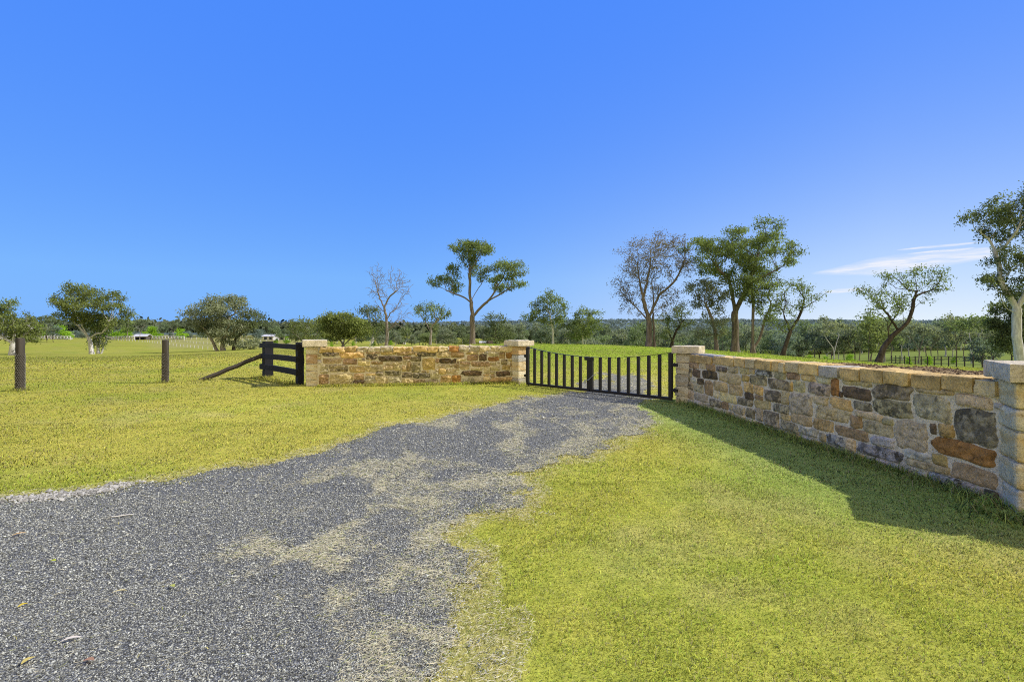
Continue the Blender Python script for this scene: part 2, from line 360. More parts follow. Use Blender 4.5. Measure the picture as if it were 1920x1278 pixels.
def grass_colour(x, y):
    """albedo of the turf at a place"""
    x = np.asarray(x, float); y = np.asarray(y, float); r = np.hypot(x, y); n = len(x)
    A = np.array([.515, .475, .090]); G = np.array([.32, .42, .050]); D = np.array([.50, .435, .165])
    f = fbm(x*.45, y*.45, 2.0, 4, .55); h = fbm(x*.9+9, y*.9, 6.0, 4, .6)
    g = sstep(-.1, .5, f)*.42
    g = np.maximum(g, .80*np.exp(-(((x-2.2)/.9)**2+((y-4.6)/1.1)**2))); g = np.maximum(g, .6*np.exp(-(((x-1.3)/1.3)**2+((y-3.2)/1.2)**2)))
    mound = sstep(15, 19, y)*sstep(-6, -1, x)*sstep(1.2, 1.0, np.arctan2(x, y))
    g = np.maximum(g, mound*(.55+.45*sstep(18, 30, y)))
    c = A+(G-A)*np.clip(g, 0, 1)[:, None]
    dry = sstep(.05, .6, h)*.5
    dry = np.maximum(dry, .75*sstep(-.35, -.02, drive_field(x, y)))
    dry = np.maximum(dry, .65*sstep(11.5, 13, y)*sstep(20, 16, y)*sstep(1, 2, x)*(1-sstep(6, 8, x))*sstep(-.1, .4, h))
    # the drier paddock far to the left, past the post line
    px = CX+F*x/np.clip(y, 1, None)
    dp = sstep(85, 110, y)*sstep(260, 310, px)*(1-sstep(560, 640, px)); dry = np.maximum(dry, dp*.75)
    c = c+(D-c)*np.clip(dry, 0, 1)[:, None]
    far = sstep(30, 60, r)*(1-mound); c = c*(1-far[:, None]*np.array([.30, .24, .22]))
    wd = sstep(2.0, .5, np.abs(x-(3.7+(10.08-y)*.135)+.5))*sstep(3, 4.2, y)*sstep(11, 9.8, y); c = c+(np.array([.30, .42, .12])-c)*(.75*wd)[:, None]  # greener tone of the wall's shadow band put into the turf colour
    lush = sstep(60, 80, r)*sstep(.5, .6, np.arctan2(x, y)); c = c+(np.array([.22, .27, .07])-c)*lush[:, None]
    return c*(1+.16*fbm(x*.2, y*.2, 9.0, 3))[:, None]

def build_ground():
    a = np.concatenate([np.linspace(-1.05, 1.05, 330), np.linspace(1.05, 2*math.pi-1.05, 60)[1:-1]])
    r = np.exp(np.linspace(math.log(.25), math.log(700), 300)); na, nr = len(a), len(r)
    def sheet(a, r, closed, name, colour, mat):
        A, R = np.meshgrid(a, r, indexing='ij'); x = (np.sin(A)*R).ravel(); y = (np.cos(A)*R).ravel(); na, nr = len(a), len(r)
        z = Z(x, y); V = np.stack([x, y, z], 1); I = []
        ii = np.arange(na if closed else na-1); jj = np.arange(nr-1)
        I0, J0 = np.meshgrid(ii, jj, indexing='ij'); I1 = (I0+1) % na
        q = np.stack([I0*nr+J0, I0*nr+J0+1, I1*nr+J0+1, I1*nr+J0], -1).reshape(-1, 4)
        q = q[:, ::-1]
        cnt = np.full(len(q), 4); idx = q.ravel()
        if closed:
            V = np.vstack([V, [[0, 0, 0]]]); c0 = len(V)-1
            tri = np.array([[c0, ((i+1) % na)*nr, i*nr] for i in range(na)]); cnt = np.concatenate([cnt, np.full(na, 3)]); idx = np.concatenate([idx, tri[:, ::-1].ravel()])
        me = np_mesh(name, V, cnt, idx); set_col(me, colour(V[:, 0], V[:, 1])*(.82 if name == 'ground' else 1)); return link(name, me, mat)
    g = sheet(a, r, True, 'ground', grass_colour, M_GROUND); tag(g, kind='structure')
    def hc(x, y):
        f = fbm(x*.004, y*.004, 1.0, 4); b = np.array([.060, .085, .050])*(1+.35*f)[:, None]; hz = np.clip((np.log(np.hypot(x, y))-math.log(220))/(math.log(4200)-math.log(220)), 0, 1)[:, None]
        return b*(1-.82*hz)+(np.array([.30, .38, .39])*(1-hz*.2)+np.array([-.02, .02, .22])*hz**2)*.82*hz*.8  # hill colour with the haze of distance blended in
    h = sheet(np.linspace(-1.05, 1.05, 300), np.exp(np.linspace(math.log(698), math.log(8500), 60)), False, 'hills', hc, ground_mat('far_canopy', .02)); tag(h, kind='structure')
build_ground()

def grid_sheet(name, x0, x1, y0, y1, st, keep, colour, mat, dz):
    nx, ny = int((x1-x0)/st)+1, int((y1-y0)/st)+1
    X, Y = np.meshgrid(np.linspace(x0, x1, nx), np.linspace(y0, y1, ny), indexing='ij'); x, y = X.ravel(), Y.ravel()
    k = keep(x, y).reshape(nx, ny); kc = (k[:-1, :-1]+k[1:, :-1]+k[:-1, 1:]+k[1:, 1:]) >= 3
    I, J = np.nonzero(kc); q = np.stack([I*ny+J, (I+1)*ny+J, (I+1)*ny+J+1, I*ny+J+1], -1)
    used, inv = np.unique(q.ravel(), return_inverse=True); x, y = x[used], y[used]
    me = np_mesh(name, np.stack([x, y, Z(x, y)+dz], 1), np.full(len(q), 4), inv)
    set_col(me, colour(x, y)); return link(name, me, mat)
drv = grid_sheet('driveway', -9.4, 5.2, -3.9, 19.5, .05, lambda x, y: (drive_field(x, y) > 0).astype(int),
                 lambda x, y: np.stack([straw_field(x, y)]*3, 1), M_GRAVEL, .006); tag(drv, kind='structure')

# bare strip of dug soil behind the right hand wall
S0 = np.array([(5.6, 15.2), (7.2, 13.5), (9.5, 12.4), (13.5, 13.2), (14.2, 15.0), (11.0, 15.6), (8.5, 16.8), (6.4, 17.4)])
def soil_in(x, y):
    px = CX+F*x/y; py = HZ+F*(CAMH-Z(x, y))/y
    up = np.interp(px, [1500, 1560, 1650, 1750, 1850, 1950], [679, 681, 684, 689, 699, 706]); lo = np.interp(px, [1500, 1560, 1650, 1750, 1850, 1950], [679, 690, 702, 716, 735, 750])
    w = fbm(x*.8, y*.8, 3.0, 4, .6)*6
    return ((py+w > up) & (py+w < lo) & (px > 1490) & (px < 2050)).astype(int)
def soil_col(x, y):
    f = fbm(x*1.5, y*1.5, 1.0, 4, .6); return np.array([.24, .175, .10])*(1+.5*f)[:, None]
soil = grid_sheet('bare_soil', 4.5, 24, 7.5, 24, .1, soil_in, soil_col, M_SOIL, .012); tag(soil, kind='structure')
def clods():
    n = 900; x = rng.uniform(5, 22, n*4); y = rng.uniform(8, 23, n*4); k = soil_in(x, y) > 0; x, y = x[k][:n], y[k][:n]
    mb = MB(); base = np.array([[1, 0, 0], [0, 1, 0], [-1, 0, 0], [0, -1, 0], [0, 0, .8], [0, 0, -.5]], float); fs = [(0, 1, 4), (1, 2, 4), (2, 3, 4), (3, 0, 4), (1, 0, 5), (2, 1, 5), (3, 2, 5), (0, 3, 5)]
    z = Z(x, y)+.012
    for i in range(len(x)):
        s = rng.uniform(.02, .07); mb.add((base*rng.uniform(.6, 1.2, (6, 3))*s) @ rotz(rng.uniform(0, 6)).T+np.array([x[i], y[i], z[i]+s*.2]), fs, np.array([.15, .10, .06, 1])*np.array([*[rng.uniform(.5, 1.4)]*3, 1]))
    o = mb.build('soil_clods', M_PEBBLE); tag(o, 'brown clods of dug earth strewn along the bare strip behind the long wall', 'soil', kind='stuff')
clods()

# ------------------------------------------------------------------ stone walls
PAL = {'o': (.64, .455, .19, .10), 't': (.66, .53, .29, .12), 'g': (.58, .495, .32, .18), 'b': (.48, .33, .18, .25), 'd': (.43, .36, .23, .66),
       'r': (.43, .22, .075, .15), 'w': (.58, .53, .43, .1), 'k': (.20, .14, .085, .6), 'l': (.42, .40, .36, .75)}
A_ = (1280, 650, 6.39); B_ = (1550, 670, 4.408); C_ = (560, 630, 8.727); D_ = (770, 630, 8.348)
RW = [(A_, s) for s in [(80,200,180,258,'b'),(206,275,190,260,'t'),(282,392,200,290,'b'),(405,535,240,300,'d'),(545,662,235,315,'t'),(680,800,250,325,'t'),(806,862,262,320,'t'),(870,1075,282,358,'l'),(1100,1238,300,385,'g'),(1247,1405,312,395,'b'),(1425,1595,340,410,'o'),(1610,1765,365,435,'w'),
 (82,112,265,355,'d'),(118,215,268,362,'k'),(228,420,285,385,'k'),(430,700,310,445,'t'),(715,800,342,412,'o'),(805,1015,338,460,'d'),(1030,1280,390,512,'d'),(1290,1318,420,530,'o'),(1328,1472,408,540,'g'),(1500,1765,438,575,'d'),(1785,1875,382,585,'r'),
 (64,88,365,412,'d'),(93,170,370,422,'w'),(176,265,380,452,'k'),(66,126,425,512,'d'),(134,250,442,548,'g'),(256,366,408,598,'b'),(374,545,412,538,'t'),(550,712,448,582,'t'),(735,850,430,545,'o'),(864,966,470,572,'o'),(745,850,548,630,'k'),(980,1175,525,655,'d'),(1185,1278,522,690,'g'),(1286,1565,560,815,'g'),(1575,1745,588,690,'t'),
 (65,132,525,625,'g'),(142,312,548,660,'g'),(372,432,522,610,'t'),(440,648,545,685,'t'),(656,842,612,700,'d'),(860,1062,640,742,'t'),(1085,1276,690,790,'d'),(868,966,586,632,'b'),
 (320,466,618,722,'d'),(472,552,660,745,'b'),(563,602,690,752,'g'),(610,752,705,800,'g'),(758,870,738,850,'d'),(878,962,728,885,'g'),(970,1160,775,960,'d'),(1173,1292,802,875,'t'),(1300,1560,812,945,'t'),(1565,1830,868,1015,'o'),
 (1175,1390,900,1010,'d'),(1400,1620,940,1060,'w'),(1640,1722,1035,1130,'t'),(230,370,672,740,'g'),(375,480,732,790,'g'),(490,604,768,845,'g'),(615,752,808,870,'g'),(140,225,640,700,'w'),(66,132,632,690,'w')]]
RW += [(B_, s) for s in [(125,378,190,232,'t'),(122,375,248,345,'k'),(110,140,285,330,'k'),(385,705,225,352,'d'),(35,212,338,438,'o'),(225,374,368,442,'d'),(388,722,350,492,'d'),(228,465,445,512,'t'),(470,550,505,555,'g'),(-92,195,402,535,'t'),
 (198,292,478,592,'b'),(298,550,535,645,'g'),(75,365,560,672,'b'),(375,570,660,735,'w'),(565,852,525,765,'g'),(855,912,545,635,'k'),(930,1052,550,655,'o'),(875,1410,690,850,'r'),(1068,1418,428,730,'d'),(728,1045,315,520,'g'),(1065,1372,312,412,'t'),(740,1060,252,300,'t'),
 (252,640,740,835,'l'),(158,246,668,775,'t'),(882,1006,800,890,'o'),(645,872,778,852,'w'),(650,1018,865,935,'t'),(1024,1422,905,1050,'b'),(850,1112,965,1060,'l'),(0,150,645,730,'l'),(1120,1300,1050,1130,'w'),(1310,1420,1100,1190,'k'),(330,640,855,900,'w')]]
RC = [(A_, x) for x in [(95,358,'o'),(383,627,'o'),(630,762,'o'),(765,886,'t'),(889,1087,'o'),(1090,1173,'o'),(1175,1246,'t'),(1248,1418,'t'),(1424,1652,'o'),(1655,1890,'w')]]+[(B_, x) for x in [(128,292,'o'),(295,487,'o'),(490,704,'o'),(716,967,'o'),(970,1240,'o'),(1243,1428,'t')]]
LW = [(C_, s) for s in [(390,655,245,325,'d'),(675,1080,255,365,'o'),(1100,1325,240,290,'b'),(1340,1590,235,305,'o'),(1605,1900,245,312,'b'),(1100,1285,300,385,'d'),(1310,1695,325,410,'k'),(1700,1840,325,370,'b'),(380,700,345,445,'t'),(725,960,370,465,'b'),(970,1170,408,480,'t'),(1195,1385,408,466,'b'),(1420,1685,425,468,'t'),(345,482,470,610,'g'),(495,800,470,580,'d'),(825,1072,490,590,'o'),(1090,1362,490,590,'t'),(1375,1548,480,555,'t'),(1558,1672,476,562,'t'),(1688,1765,478,575,'t'),(1775,1832,430,575,'b'),(325,485,625,785,'b'),(505,885,612,790,'t'),(910,1075,612,715,'b'),(895,1075,722,790,'k'),(1090,1250,650,785,'g'),(1258,1450,650,790,'t'),(1462,1675,650,790,'g'),(1098,1255,605,640,'t'),(1265,1385,572,636,'d'),(1400,1662,570,640,'d'),(1690,1862,598,675,'d'),(1690,1900,690,785,'t')]]
LW += [(D_, s) for s in [(115,400,245,315,'d'),(410,615,250,335,'t'),(630,835,245,338,'b'),(885,1060,290,380,'b'),(1075,1190,285,385,'k'),(1215,1390,322,388,'r'),(1225,1372,250,310,'g'),(1385,1480,245,350,'b'),(1490,1590,255,345,'r'),(5,170,322,392,'d'),(10,152,412,565,'d'),(185,385,345,530,'o'),(390,445,350,418,'b'),(450,712,350,425,'k'),(722,872,350,392,'t'),(400,670,432,490,'g'),(680,760,430,500,'b'),(770,918,455,522,'t'),(770,925,402,448,'b'),(940,1235,402,490,'b'),(1245,1335,405,440,'t'),(1415,1510,362,442,'d'),(1430,1552,450,525,'o'),(1560,1602,400,505,'b'),(440,552,505,590,'o'),(562,757,505,590,'t'),(780,1118,545,622,'k'),(940,1122,498,535,'t'),(1150,1252,450,585,'t'),(1330,1552,545,625,'k'),(1562,1602,540,612,'d'),(30,295,575,658,'d'),(310,445,560,662,'g'),(470,640,615,742,'o'),(645,792,605,745,'r'),(810,985,655,745,'g'),(1000,1118,645,738,'t'),(1140,1240,635,738,'t'),(1245,1602,645,738,'o'),(30,228,675,742,'b'),(262,432,682,745,'g'),(1250,1400,450,535,'t'),(880,1060,245,282,'t')]]
LC = [(C_, x) for x in [(352,562,'o'),(568,752,'o'),(756,946,'o'),(950,1132,'g'),(1138,1332,'g'),(1338,1538,'g'),(1544,1850,'o')]]+[(D_, x) for x in [(30,258,'o'),(262,436,'o'),(440,592,'t'),(596,757,'r'),(760,918,'g'),(926,1072,'g'),(1076,1236,'t'),(1240,1382,'t'),(1386,1600,'t')]]

def build_wall(name, label, P0, P1, stones, coping, top0, top1, cop_h, thick, prot, rough, seed, ext=0.0):
    P0 = np.array(P0, float); P1 = np.array(P1, float); L = np.linalg.norm(P1-P0); w = (P1-P0)/L; nrm = np.array([w[1], -w[0]])
    if np.dot(nrm, -P0) < 0: nrm = -nrm                     # towards the road
    def hit(fx):
        k = (fx-CX)/F; t = (k*P0[1]-P0[0])/(w[0]-k*w[1]); return t, P0[1]+t*w[1]
    def W3(u, v, h): return np.stack([P0[0]+w[0]*u+nrm[0]*h, P0[1]+w[1]*u+nrm[1]*h, v], -1)
    root = empty(name, (P0[0]+w[0]*L/2, P0[1]+w[1]*L/2, 0)); off = np.array([root.location.x, root.location.y, 0]); tag(root, label, 'wall')
    flip = np.dot(np.cross([*w, 0], [0, 0, 1]), [*nrm, 0]) < 0
    def sheet(mb, U, V, H, C, two=False):
        n1, n2 = U.shape; P = W3(U.ravel(), V.ravel(), H.ravel())-off; fs = []
        for i in range(n1-1):
            for j in range(n2-1):
                q = (i*n2+j, (i+1)*n2+j, (i+1)*n2+j+1, i*n2+j+1); fs.append(q[::-1] if flip else q)
        mb.add(P, fs, C)
    mb = MB(); r = np.random.default_rng(seed)
    topf = lambda u: top0+(top1-top0)*np.clip(u/L, 0, 1.3)-cop_h
    # mortar body
    U, T = np.meshgrid(np.linspace(0, L+ext, int((L+ext)/.05)), np.linspace(0, 1, 26), indexing='ij'); V = -.05+T*(topf(U)+.05)
    H = .006*fbm(U*9, V*9, seed, 3)
    m = (1+.18*fbm(U*5, V*5, seed+2, 4)).ravel(); base = np.array([.76, .67, .50]); cc = base*m[:, None]
    foot_dark = np.clip(1-V.ravel()/.16, 0, 1)*sstep(-.3, .3, fbm(U*2, V*4, 5.0, 3)).ravel(); cc = cc*(1-.55*foot_dark[:, None])  # mortar darker in patches towards the foot of the wall
    sheet(mb, U, V, H, np.hstack([cc, np.full((len(cc), 1), .12)]))
    for hh, sgn in ((-thick, 1),):
        e = W3(np.array([0, L+ext, L+ext, 0]), np.array([-.05, -.05, topf(L+ext), topf(0)]), np.full(4, hh))-off; mb.add(e, [(0, 1, 2, 3)], (*base, .1))
    for uu in (0, L+ext):
        e = W3(np.full(4, uu), np.array([-.05, -.05, topf(uu), topf(uu)]), np.array([0, -thick, -thick, 0]))-off; mb.add(e, [(0, 1, 2, 3)], (*base, .1))
    rects = []
    for (ox, oy, sc), (x0, x1, y0, y1, k) in stones:
        u0, _ = hit(ox+x0/sc); u1, _ = hit(ox+x1/sc); uc, dc = hit(ox+(x0+x1)/2/sc)
        va = CAMH-(oy+y0/sc-HZ)/F*dc; vb = CAMH-(oy+y1/sc-HZ)/F*dc
        rects.append([min(u0, u1), max(u0, u1), max(vb, -.04), min(va, topf(uc)-.005), k])
    # keep neighbours apart
    for a in range(len(rects)):
        for b in range(a):
            A, B = rects[a], rects[b]; ou = min(A[1], B[1])-max(A[0], B[0]); ov = min(A[3], B[3])-max(A[2], B[2])
            if ou > 0 and ov > 0:
                if ou < ov:
                    if A[0] < B[0]: A[1] -= ou/2; B[0] += ou/2
                    else: A[0] += ou/2; B[1] -= ou/2
                else:
                    if A[2] < B[2]: A[3] -= ov/2; B[2] += ov/2
                    else: A[2] += ov/2; B[3] -= ov/2
    # fill what is left with small rubble
    gs = .02; gw, gh = int((L+ext)/gs), int(1.0/gs); occ = np.zeros((gw, gh), bool)
    for A in rects: occ[max(0, int((A[0]-.012)/gs)):int((A[1]+.012)/gs)+1, max(0, int((A[2]-.012)/gs)):int((A[3]+.012)/gs)+1] = True
    tv = int((topf(L/2)-.01)/gs)
    for j in range(0, tv):
        for i in range(gw):
            if occ[i, j]: continue
            wmax = int(r.integers(5, 18)); hmax = int(r.integers(4, 10)); ww = 0
            while i+ww < gw and not occ[i+ww, j] and ww < wmax: ww += 1
            hh = 0
            while j+hh < tv and not occ[i:i+ww, j+hh].any() and hh < hmax: hh += 1
            if ww >= 3 and hh >= 2:
                occ[i:i+ww, j:j+hh] = True; rects.append([i*gs+.004, (i+ww)*gs-.008, j*gs+.004, (j+hh)*gs-.008, r.choice(list('ttggobw'))])
    for A in rects:
        a, b = (A[1]-A[0])/2, (A[3]-A[2])/2
        if a < .015 or b < .012: continue
        uc, vc = (A[0]+A[1])/2, (A[2]+A[3])/2; res = .016 if not ext else .012
        n1, n2 = int(np.clip(2*a/res, 5, 40)), int(np.clip(2*b/res, 5, 30)); s, t = np.meshgrid(np.linspace(-1, 1, n1+1), np.linspace(-1, 1, n2+1), indexing='ij')
        q = r.uniform(0, 50); c = r.uniform(.02, .10); a = a*1.02+.011; b = b*1.02+.010
        k = 1-c*(s*s*t*t)**.8
        U = uc+a*(s*k)*1.0+.12*a*np.abs(s)*vnoise(t*1.6+q, q)-.0; V = vc+b*(t*k)+.14*b*np.abs(t)*vnoise(s*1.8+q, q+7)
        tilt = r.uniform(-.06, .06); U, V = U-(V-vc)*tilt, V+(U-uc)*tilt*.7
        edge = ((1-np.abs(s)**5)*(1-np.abs(t)**5))
        p = prot*r.uniform(.6, 1.25)
        rg = fbm(U*13+q, V*16, q, 4, .6)
        rid = 1-2*np.abs(fbm(U*11+q, V*15+q, q+1, 3, .55))
        H = -.02+(p+.02)*edge**.55+rough*edge**.5*(rg*.9+.75*(rid-.6)+.35*np.abs(fbm(U*30, V*30, q, 2)))
        base = np.array(PAL[A[4]]); base3 = base[:3]*r.uniform(.85, 1.15)*np.array([1, r.uniform(.94, 1.05), r.uniform(.85, 1.1)])
        band = fbm(U*2.2+q, V*9+q, q, 3)
        fine = fbm(U*16, V*22, q, 4, .65).ravel(); crk = sstep(.07, .0, np.abs(fbm(U*6+q, V*7, q+9, 3, .5)).ravel())*(r.uniform() < .7)
        cc = base3*(1+.40*band.ravel()+.55*fine)[:, None]*(1-.45*crk)[:, None]
        if A[4] in 'gtw': cc = cc+np.array([.10, .02, -.05])*np.clip(fbm(U*4+q, V*5, q+2, 3).ravel(), 0, 1)[:, None]
        al = np.clip(base[3]+.5*fbm(U*5, V*5, q+4, 3).ravel()*(base[3] > .3), 0, 1)
        sheet(mb, U, V, H, np.hstack([np.clip(cc, .01, 1), al[:, None]]))
    mb.build('masonry', M_STONE, root, smooth=True)
    # coping
    cb = MB(); Rw = np.stack([[w[0], w[1], 0], [-nrm[0], -nrm[1], 0], [0, 0, 1]], 1)
    xs = []
    for (ox, oy, sc), (x0, x1, k) in coping:
        u0, _ = hit(ox+x0/sc); u1, _ = hit(ox+x1/sc); xs.append((min(u0, u1), max(u0, u1), k))
    end = max([x[1] for x in xs]+[0])
    while ext and end < L+ext-.25: xs.append((end+.02, min(end+.42, L+ext), 'o')); end += .43
    for kx, (u0, u1, k) in enumerate(xs):
        uc = (u0+u1)/2; dpt = thick+.05+r.uniform(-.01, .02); top = top0+(top1-top0)*uc/L+r.uniform(-.012, .012)
        hh = cop_h+.01; c3 = W3(np.array([uc]), np.array([top-hh/2]), np.array([-thick/2+.012+r.uniform(-.006, .008)]))[0]-off
        cl = np.array(PAL[k]); cl = np.array([*(cl[:3]*r.uniform(.85, 1.2)), .06])
        rough_block(cb, c3, (u1-u0-.012, dpt, hh), Rw, seed=kx+seed*10, rnd_=(.008 if rough < .02 else .018), amp=.003+rough*.6, freq=9, res=.02, C=cl, mott=.55)
    uu = np.array([0, L+ext, L+ext, 0]); 
    for (va, ha) in ((topf(L/2)+.03, 0),):
        cj = W3(np.array([(L+ext)/2]), np.array([topf((L+ext)/2)+cop_h*.40]), np.array([-thick/2]))[0]-off
        cb.box(cj, (L+ext-.02, thick-.01, cop_h*.86), Rw, 0, (.5, .46, .38, .05))
    cb.build('coping', M_STONE, root, smooth=True)
    return root

build_wall('stone_wall', 'long low sandstone rubble wall in shade, running from the gate toward the viewer on the right', (3.70, 10.08), (4.47, 4.40), RW, RC, 1.025, 1.105, .135, .36, .024, .012, 3, ext=0.02)
build_wall('stone_wall', 'sunlit rough sandstone rubble wall between the black timber fence and the gate', (-5.22, 12.98), (.14, 13.73), LW, LC, 1.035, 1.045, .125, .36, .034, .042, 5)
build_wall('stone_wall', 'stone wing wall leaving the picture past the near banded pillar, seen mainly by its shadow', (4.66, 3.80), (6.60, 1.95), [], [], 1.10, 1.10, .135, .36, .024, .012, 9, ext=.01)
def pillar(label, px_c, d, ang, w, capw, h, caph, cols, seed, group='stone gate pillars'):
    c = ((px_c-CX)/F*d, d); root = empty('stone_pillar', (c[0], c[1], 0), ang); tag(root, label, 'pillar', group)
    mb = MB(); r = np.random.default_rng(seed); z = -.06; k = 0
    n = 5; hs = r.uniform(.8, 1.2, n); hs = hs/hs.sum()*(h+.06)
    for k in range(n):
        cl = np.array(cols[k % len(cols)]); s = w+r.uniform(-.014, .014)
        rough_block(mb, (r.uniform(-.006, .006), r.uniform(-.006, .006), z+hs[k]/2), (s, s, hs[k]-.008), None, seed*7+k, (.03 if seed == 4 else .012), .008, 8, .02, (*cl, .03), .16, .60); z += hs[k]
    mb.box((0, 0, h/2), (w-.05, w-.05, h-.02), None, 0, (.52, .49, .42, .05))
    mb.build('shaft', M_STONE, root, smooth=True)
    cb = MB(); rough_block(cb, (0, 0, h+caph/2+.003), (capw, capw, caph), None, seed*5+3, .012, .008, 7, .02, (.66, .58, .42, .14), .35)
    cb.build('cap', M_STONE, root, smooth=True); return root
WH = (.74, .66, .49); TN = (.66, .54, .33); OR = (.60, .43, .24); GY = (.66, .61, .50)
pillar('pale square stone pillar with a flat cap at the black timber fence', 590, 13.22, math.radians(24), .43, .62, 1.055, .175, [WH, WH, WH, (.58, .42, .28), WH], 1)
pillar('stone pillar with a flat cap carrying the left gate leaf', 973, 13.78, math.radians(42), .44, .62, 1.05, .155, [(.42, .38, .32), WH, TN, (.50, .49, .47), OR], 2)
pillar('stone pillar with a greenish cap at the far end of the long shaded wall', 1291, 10.32, math.radians(-35), .43, .56, 1.03, .155, [GY, GY, (.50, .48, .45), GY, GY], 3)
def near_pillar():
    A = np.array([4.30, 4.39]); B = np.array([4.13, 4.08]); u = (B-A)/np.linalg.norm(B-A); v = np.array([-u[1], u[0]])
    if v[0] < 0: v = -v
    cw = .62; c = B-u*cw/2+v*cw/2+np.array([.09, .02])
    d = c[1]; pillar('bulky banded pale stone pillar cut off at the right edge of the picture', CX+c[0]/d*F, d, math.atan2(v[1], v[0]), .50, cw, 1.125, .155, [(.74, .65, .46), (.74, .64, .41), (.72, .59, .33), (.74, .66, .46), (.73, .62, .37), (.74, .66, .47)], 4)
near_pillar()

# ------------------------------------------------------------------ double gate
def gate():
    GL = np.array([.405, 13.12]); GR = np.array([3.355, 10.14]); g = GR-GL; LEN = np.linalg.norm(g); g /= LEN; ang = math.atan2(g[1], g[0])
    mid = LEN*.50
    zb0, zb1 = .055, .085; top = lambda u: .862+(.185)*((u-mid)/mid)**2*(1.0 if u < mid else 1.02)
    bot = lambda u: zb0+(zb1-zb0)*u/LEN
    def leaf(lab, u0, u1, hinge_left):
        base = GL+g*(u0 if hinge_left else u1); root = empty('gate_leaf', (base[0], base[1], 0), ang); tag(root, lab, 'gate', 'leaves of the double gate')
        o = 0.0 if hinge_left else -(u1-u0)
        X = lambda u: o+(u-u0)
        n = 16; us = np.linspace(u0+.02, u1-.02, n)
        mb = MB(); 
        V = []; fs = []
        for u in us:
            for (dy, dz) in ((-.026, 0), (.026, 0), (.026, .010), (-.026, .010)): V.append((X(u), dy, top(u)+dz))
        for k in range(n-1):
            for q in range(4): fs.append((4*k+q, 4*k+(q+1) % 4, 4*k+4+(q+1) % 4, 4*k+4+q))
        fs += [(3, 2, 1, 0), (4*n-4, 4*n-3, 4*n-2, 4*n-1)]; mb.add(V, fs); mb.build('top_rail', M_STEEL, root)
        mb = MB(); a, b = bot(u0), bot(u1); mb.box((X((u0+u1)/2), 0, (a+b)/2), (u1-u0, .064, .064), np.array([[1, 0, 0], [0, 1, 0], [(b-a)/(u1-u0), 0, 1]]), .004); mb.build('bottom_rail', M_STEEL, root)
        for u in (u0+.03, u1-.03):
            mb = MB(); z0, z1 = bot(u)+.026, top(u)-.002; mb.box((X(u), 0, (z0+z1)/2), (.078, .078, z1-z0), None, .004); mb.build('stile', M_STEEL, root)
        for k in range(1, 8):
            u = u0+.03+(u1-u0-.06)*k/8; z0, z1 = bot(u)+.026, top(u)-.001
            mb = MB(); mb.box((X(u), 0, (z0+z1)/2), (.062, .062, z1-z0), None, .004); mb.build('bar', M_STEEL, root)
        for zz in (.27, .80):
            mb = MB(); hx = X(u0)-.045 if hinge_left else X(u1)+.06
            mb.box((hx, .0, zz), (.10 if hinge_left else .13, .05, .065), None, .008); mb.tube([(hx, 0, zz-.045), (hx, 0, zz+.045)], .012, 8); mb.build('hinge', M_STEEL, root)
        return root
    l = leaf('left leaf of the dark steel gate, lower toward its meeting stile', 0, mid-.008, True)
    r = leaf('right leaf of the dark steel gate, hung beside the shaded wall', mid+.008, LEN, False)
    mb = MB(); mb.box((mid-.0, -.047, .83), (.27, .03, .085), None, .006); mb.build('cover_plate', M_STEEL, l)
    # chain looped round the meeting stiles
    c = GL+g*mid; root = empty('gate_chain', (c[0], c[1], 0), ang); tag(root, 'thin light chain looped round the middle stiles of the gate', 'chain')
    mb = MB(); pts = [(-.10, -.062, .31), (-.04, -.066, .315), (.02, -.066, .34), (.08, -.06, .40), (.11, -.03, .44), (.16, .0, .445)]
    for k in range(len(pts)-1):
        a, b = np.array(pts[k]), np.array(pts[k+1]); L = np.linalg.norm(b-a); m = max(2, int(L/.026))
        for j in range(m):
            c0 = a+(b-a)*(j+.5)/m; t = (b-a)/L; e = np.cross(t, [0, -1, .3]) if j % 2 else np.array([0, -1, .2]); e = e/np.linalg.norm(e)
            th = np.linspace(0, 2*math.pi, 9); mb.tube([c0+t*.017*math.cos(x)+e*.010*math.sin(x) for x in th], .0045, 5, cap=False)
    mb.build('links', M_CHAIN, root, True)
    mb = MB(); mb.box((-.10, -.075, .27), (.05, .022, .055), None, .006); mb.tube([(-.118, -.075, .297), (-.118, -.075, .32), (-.10, -.075, .333), (-.082, -.075, .32), (-.082, -.075, .297)], .005, 6); mb.build('padlock', M_CHAIN, root)
gate()

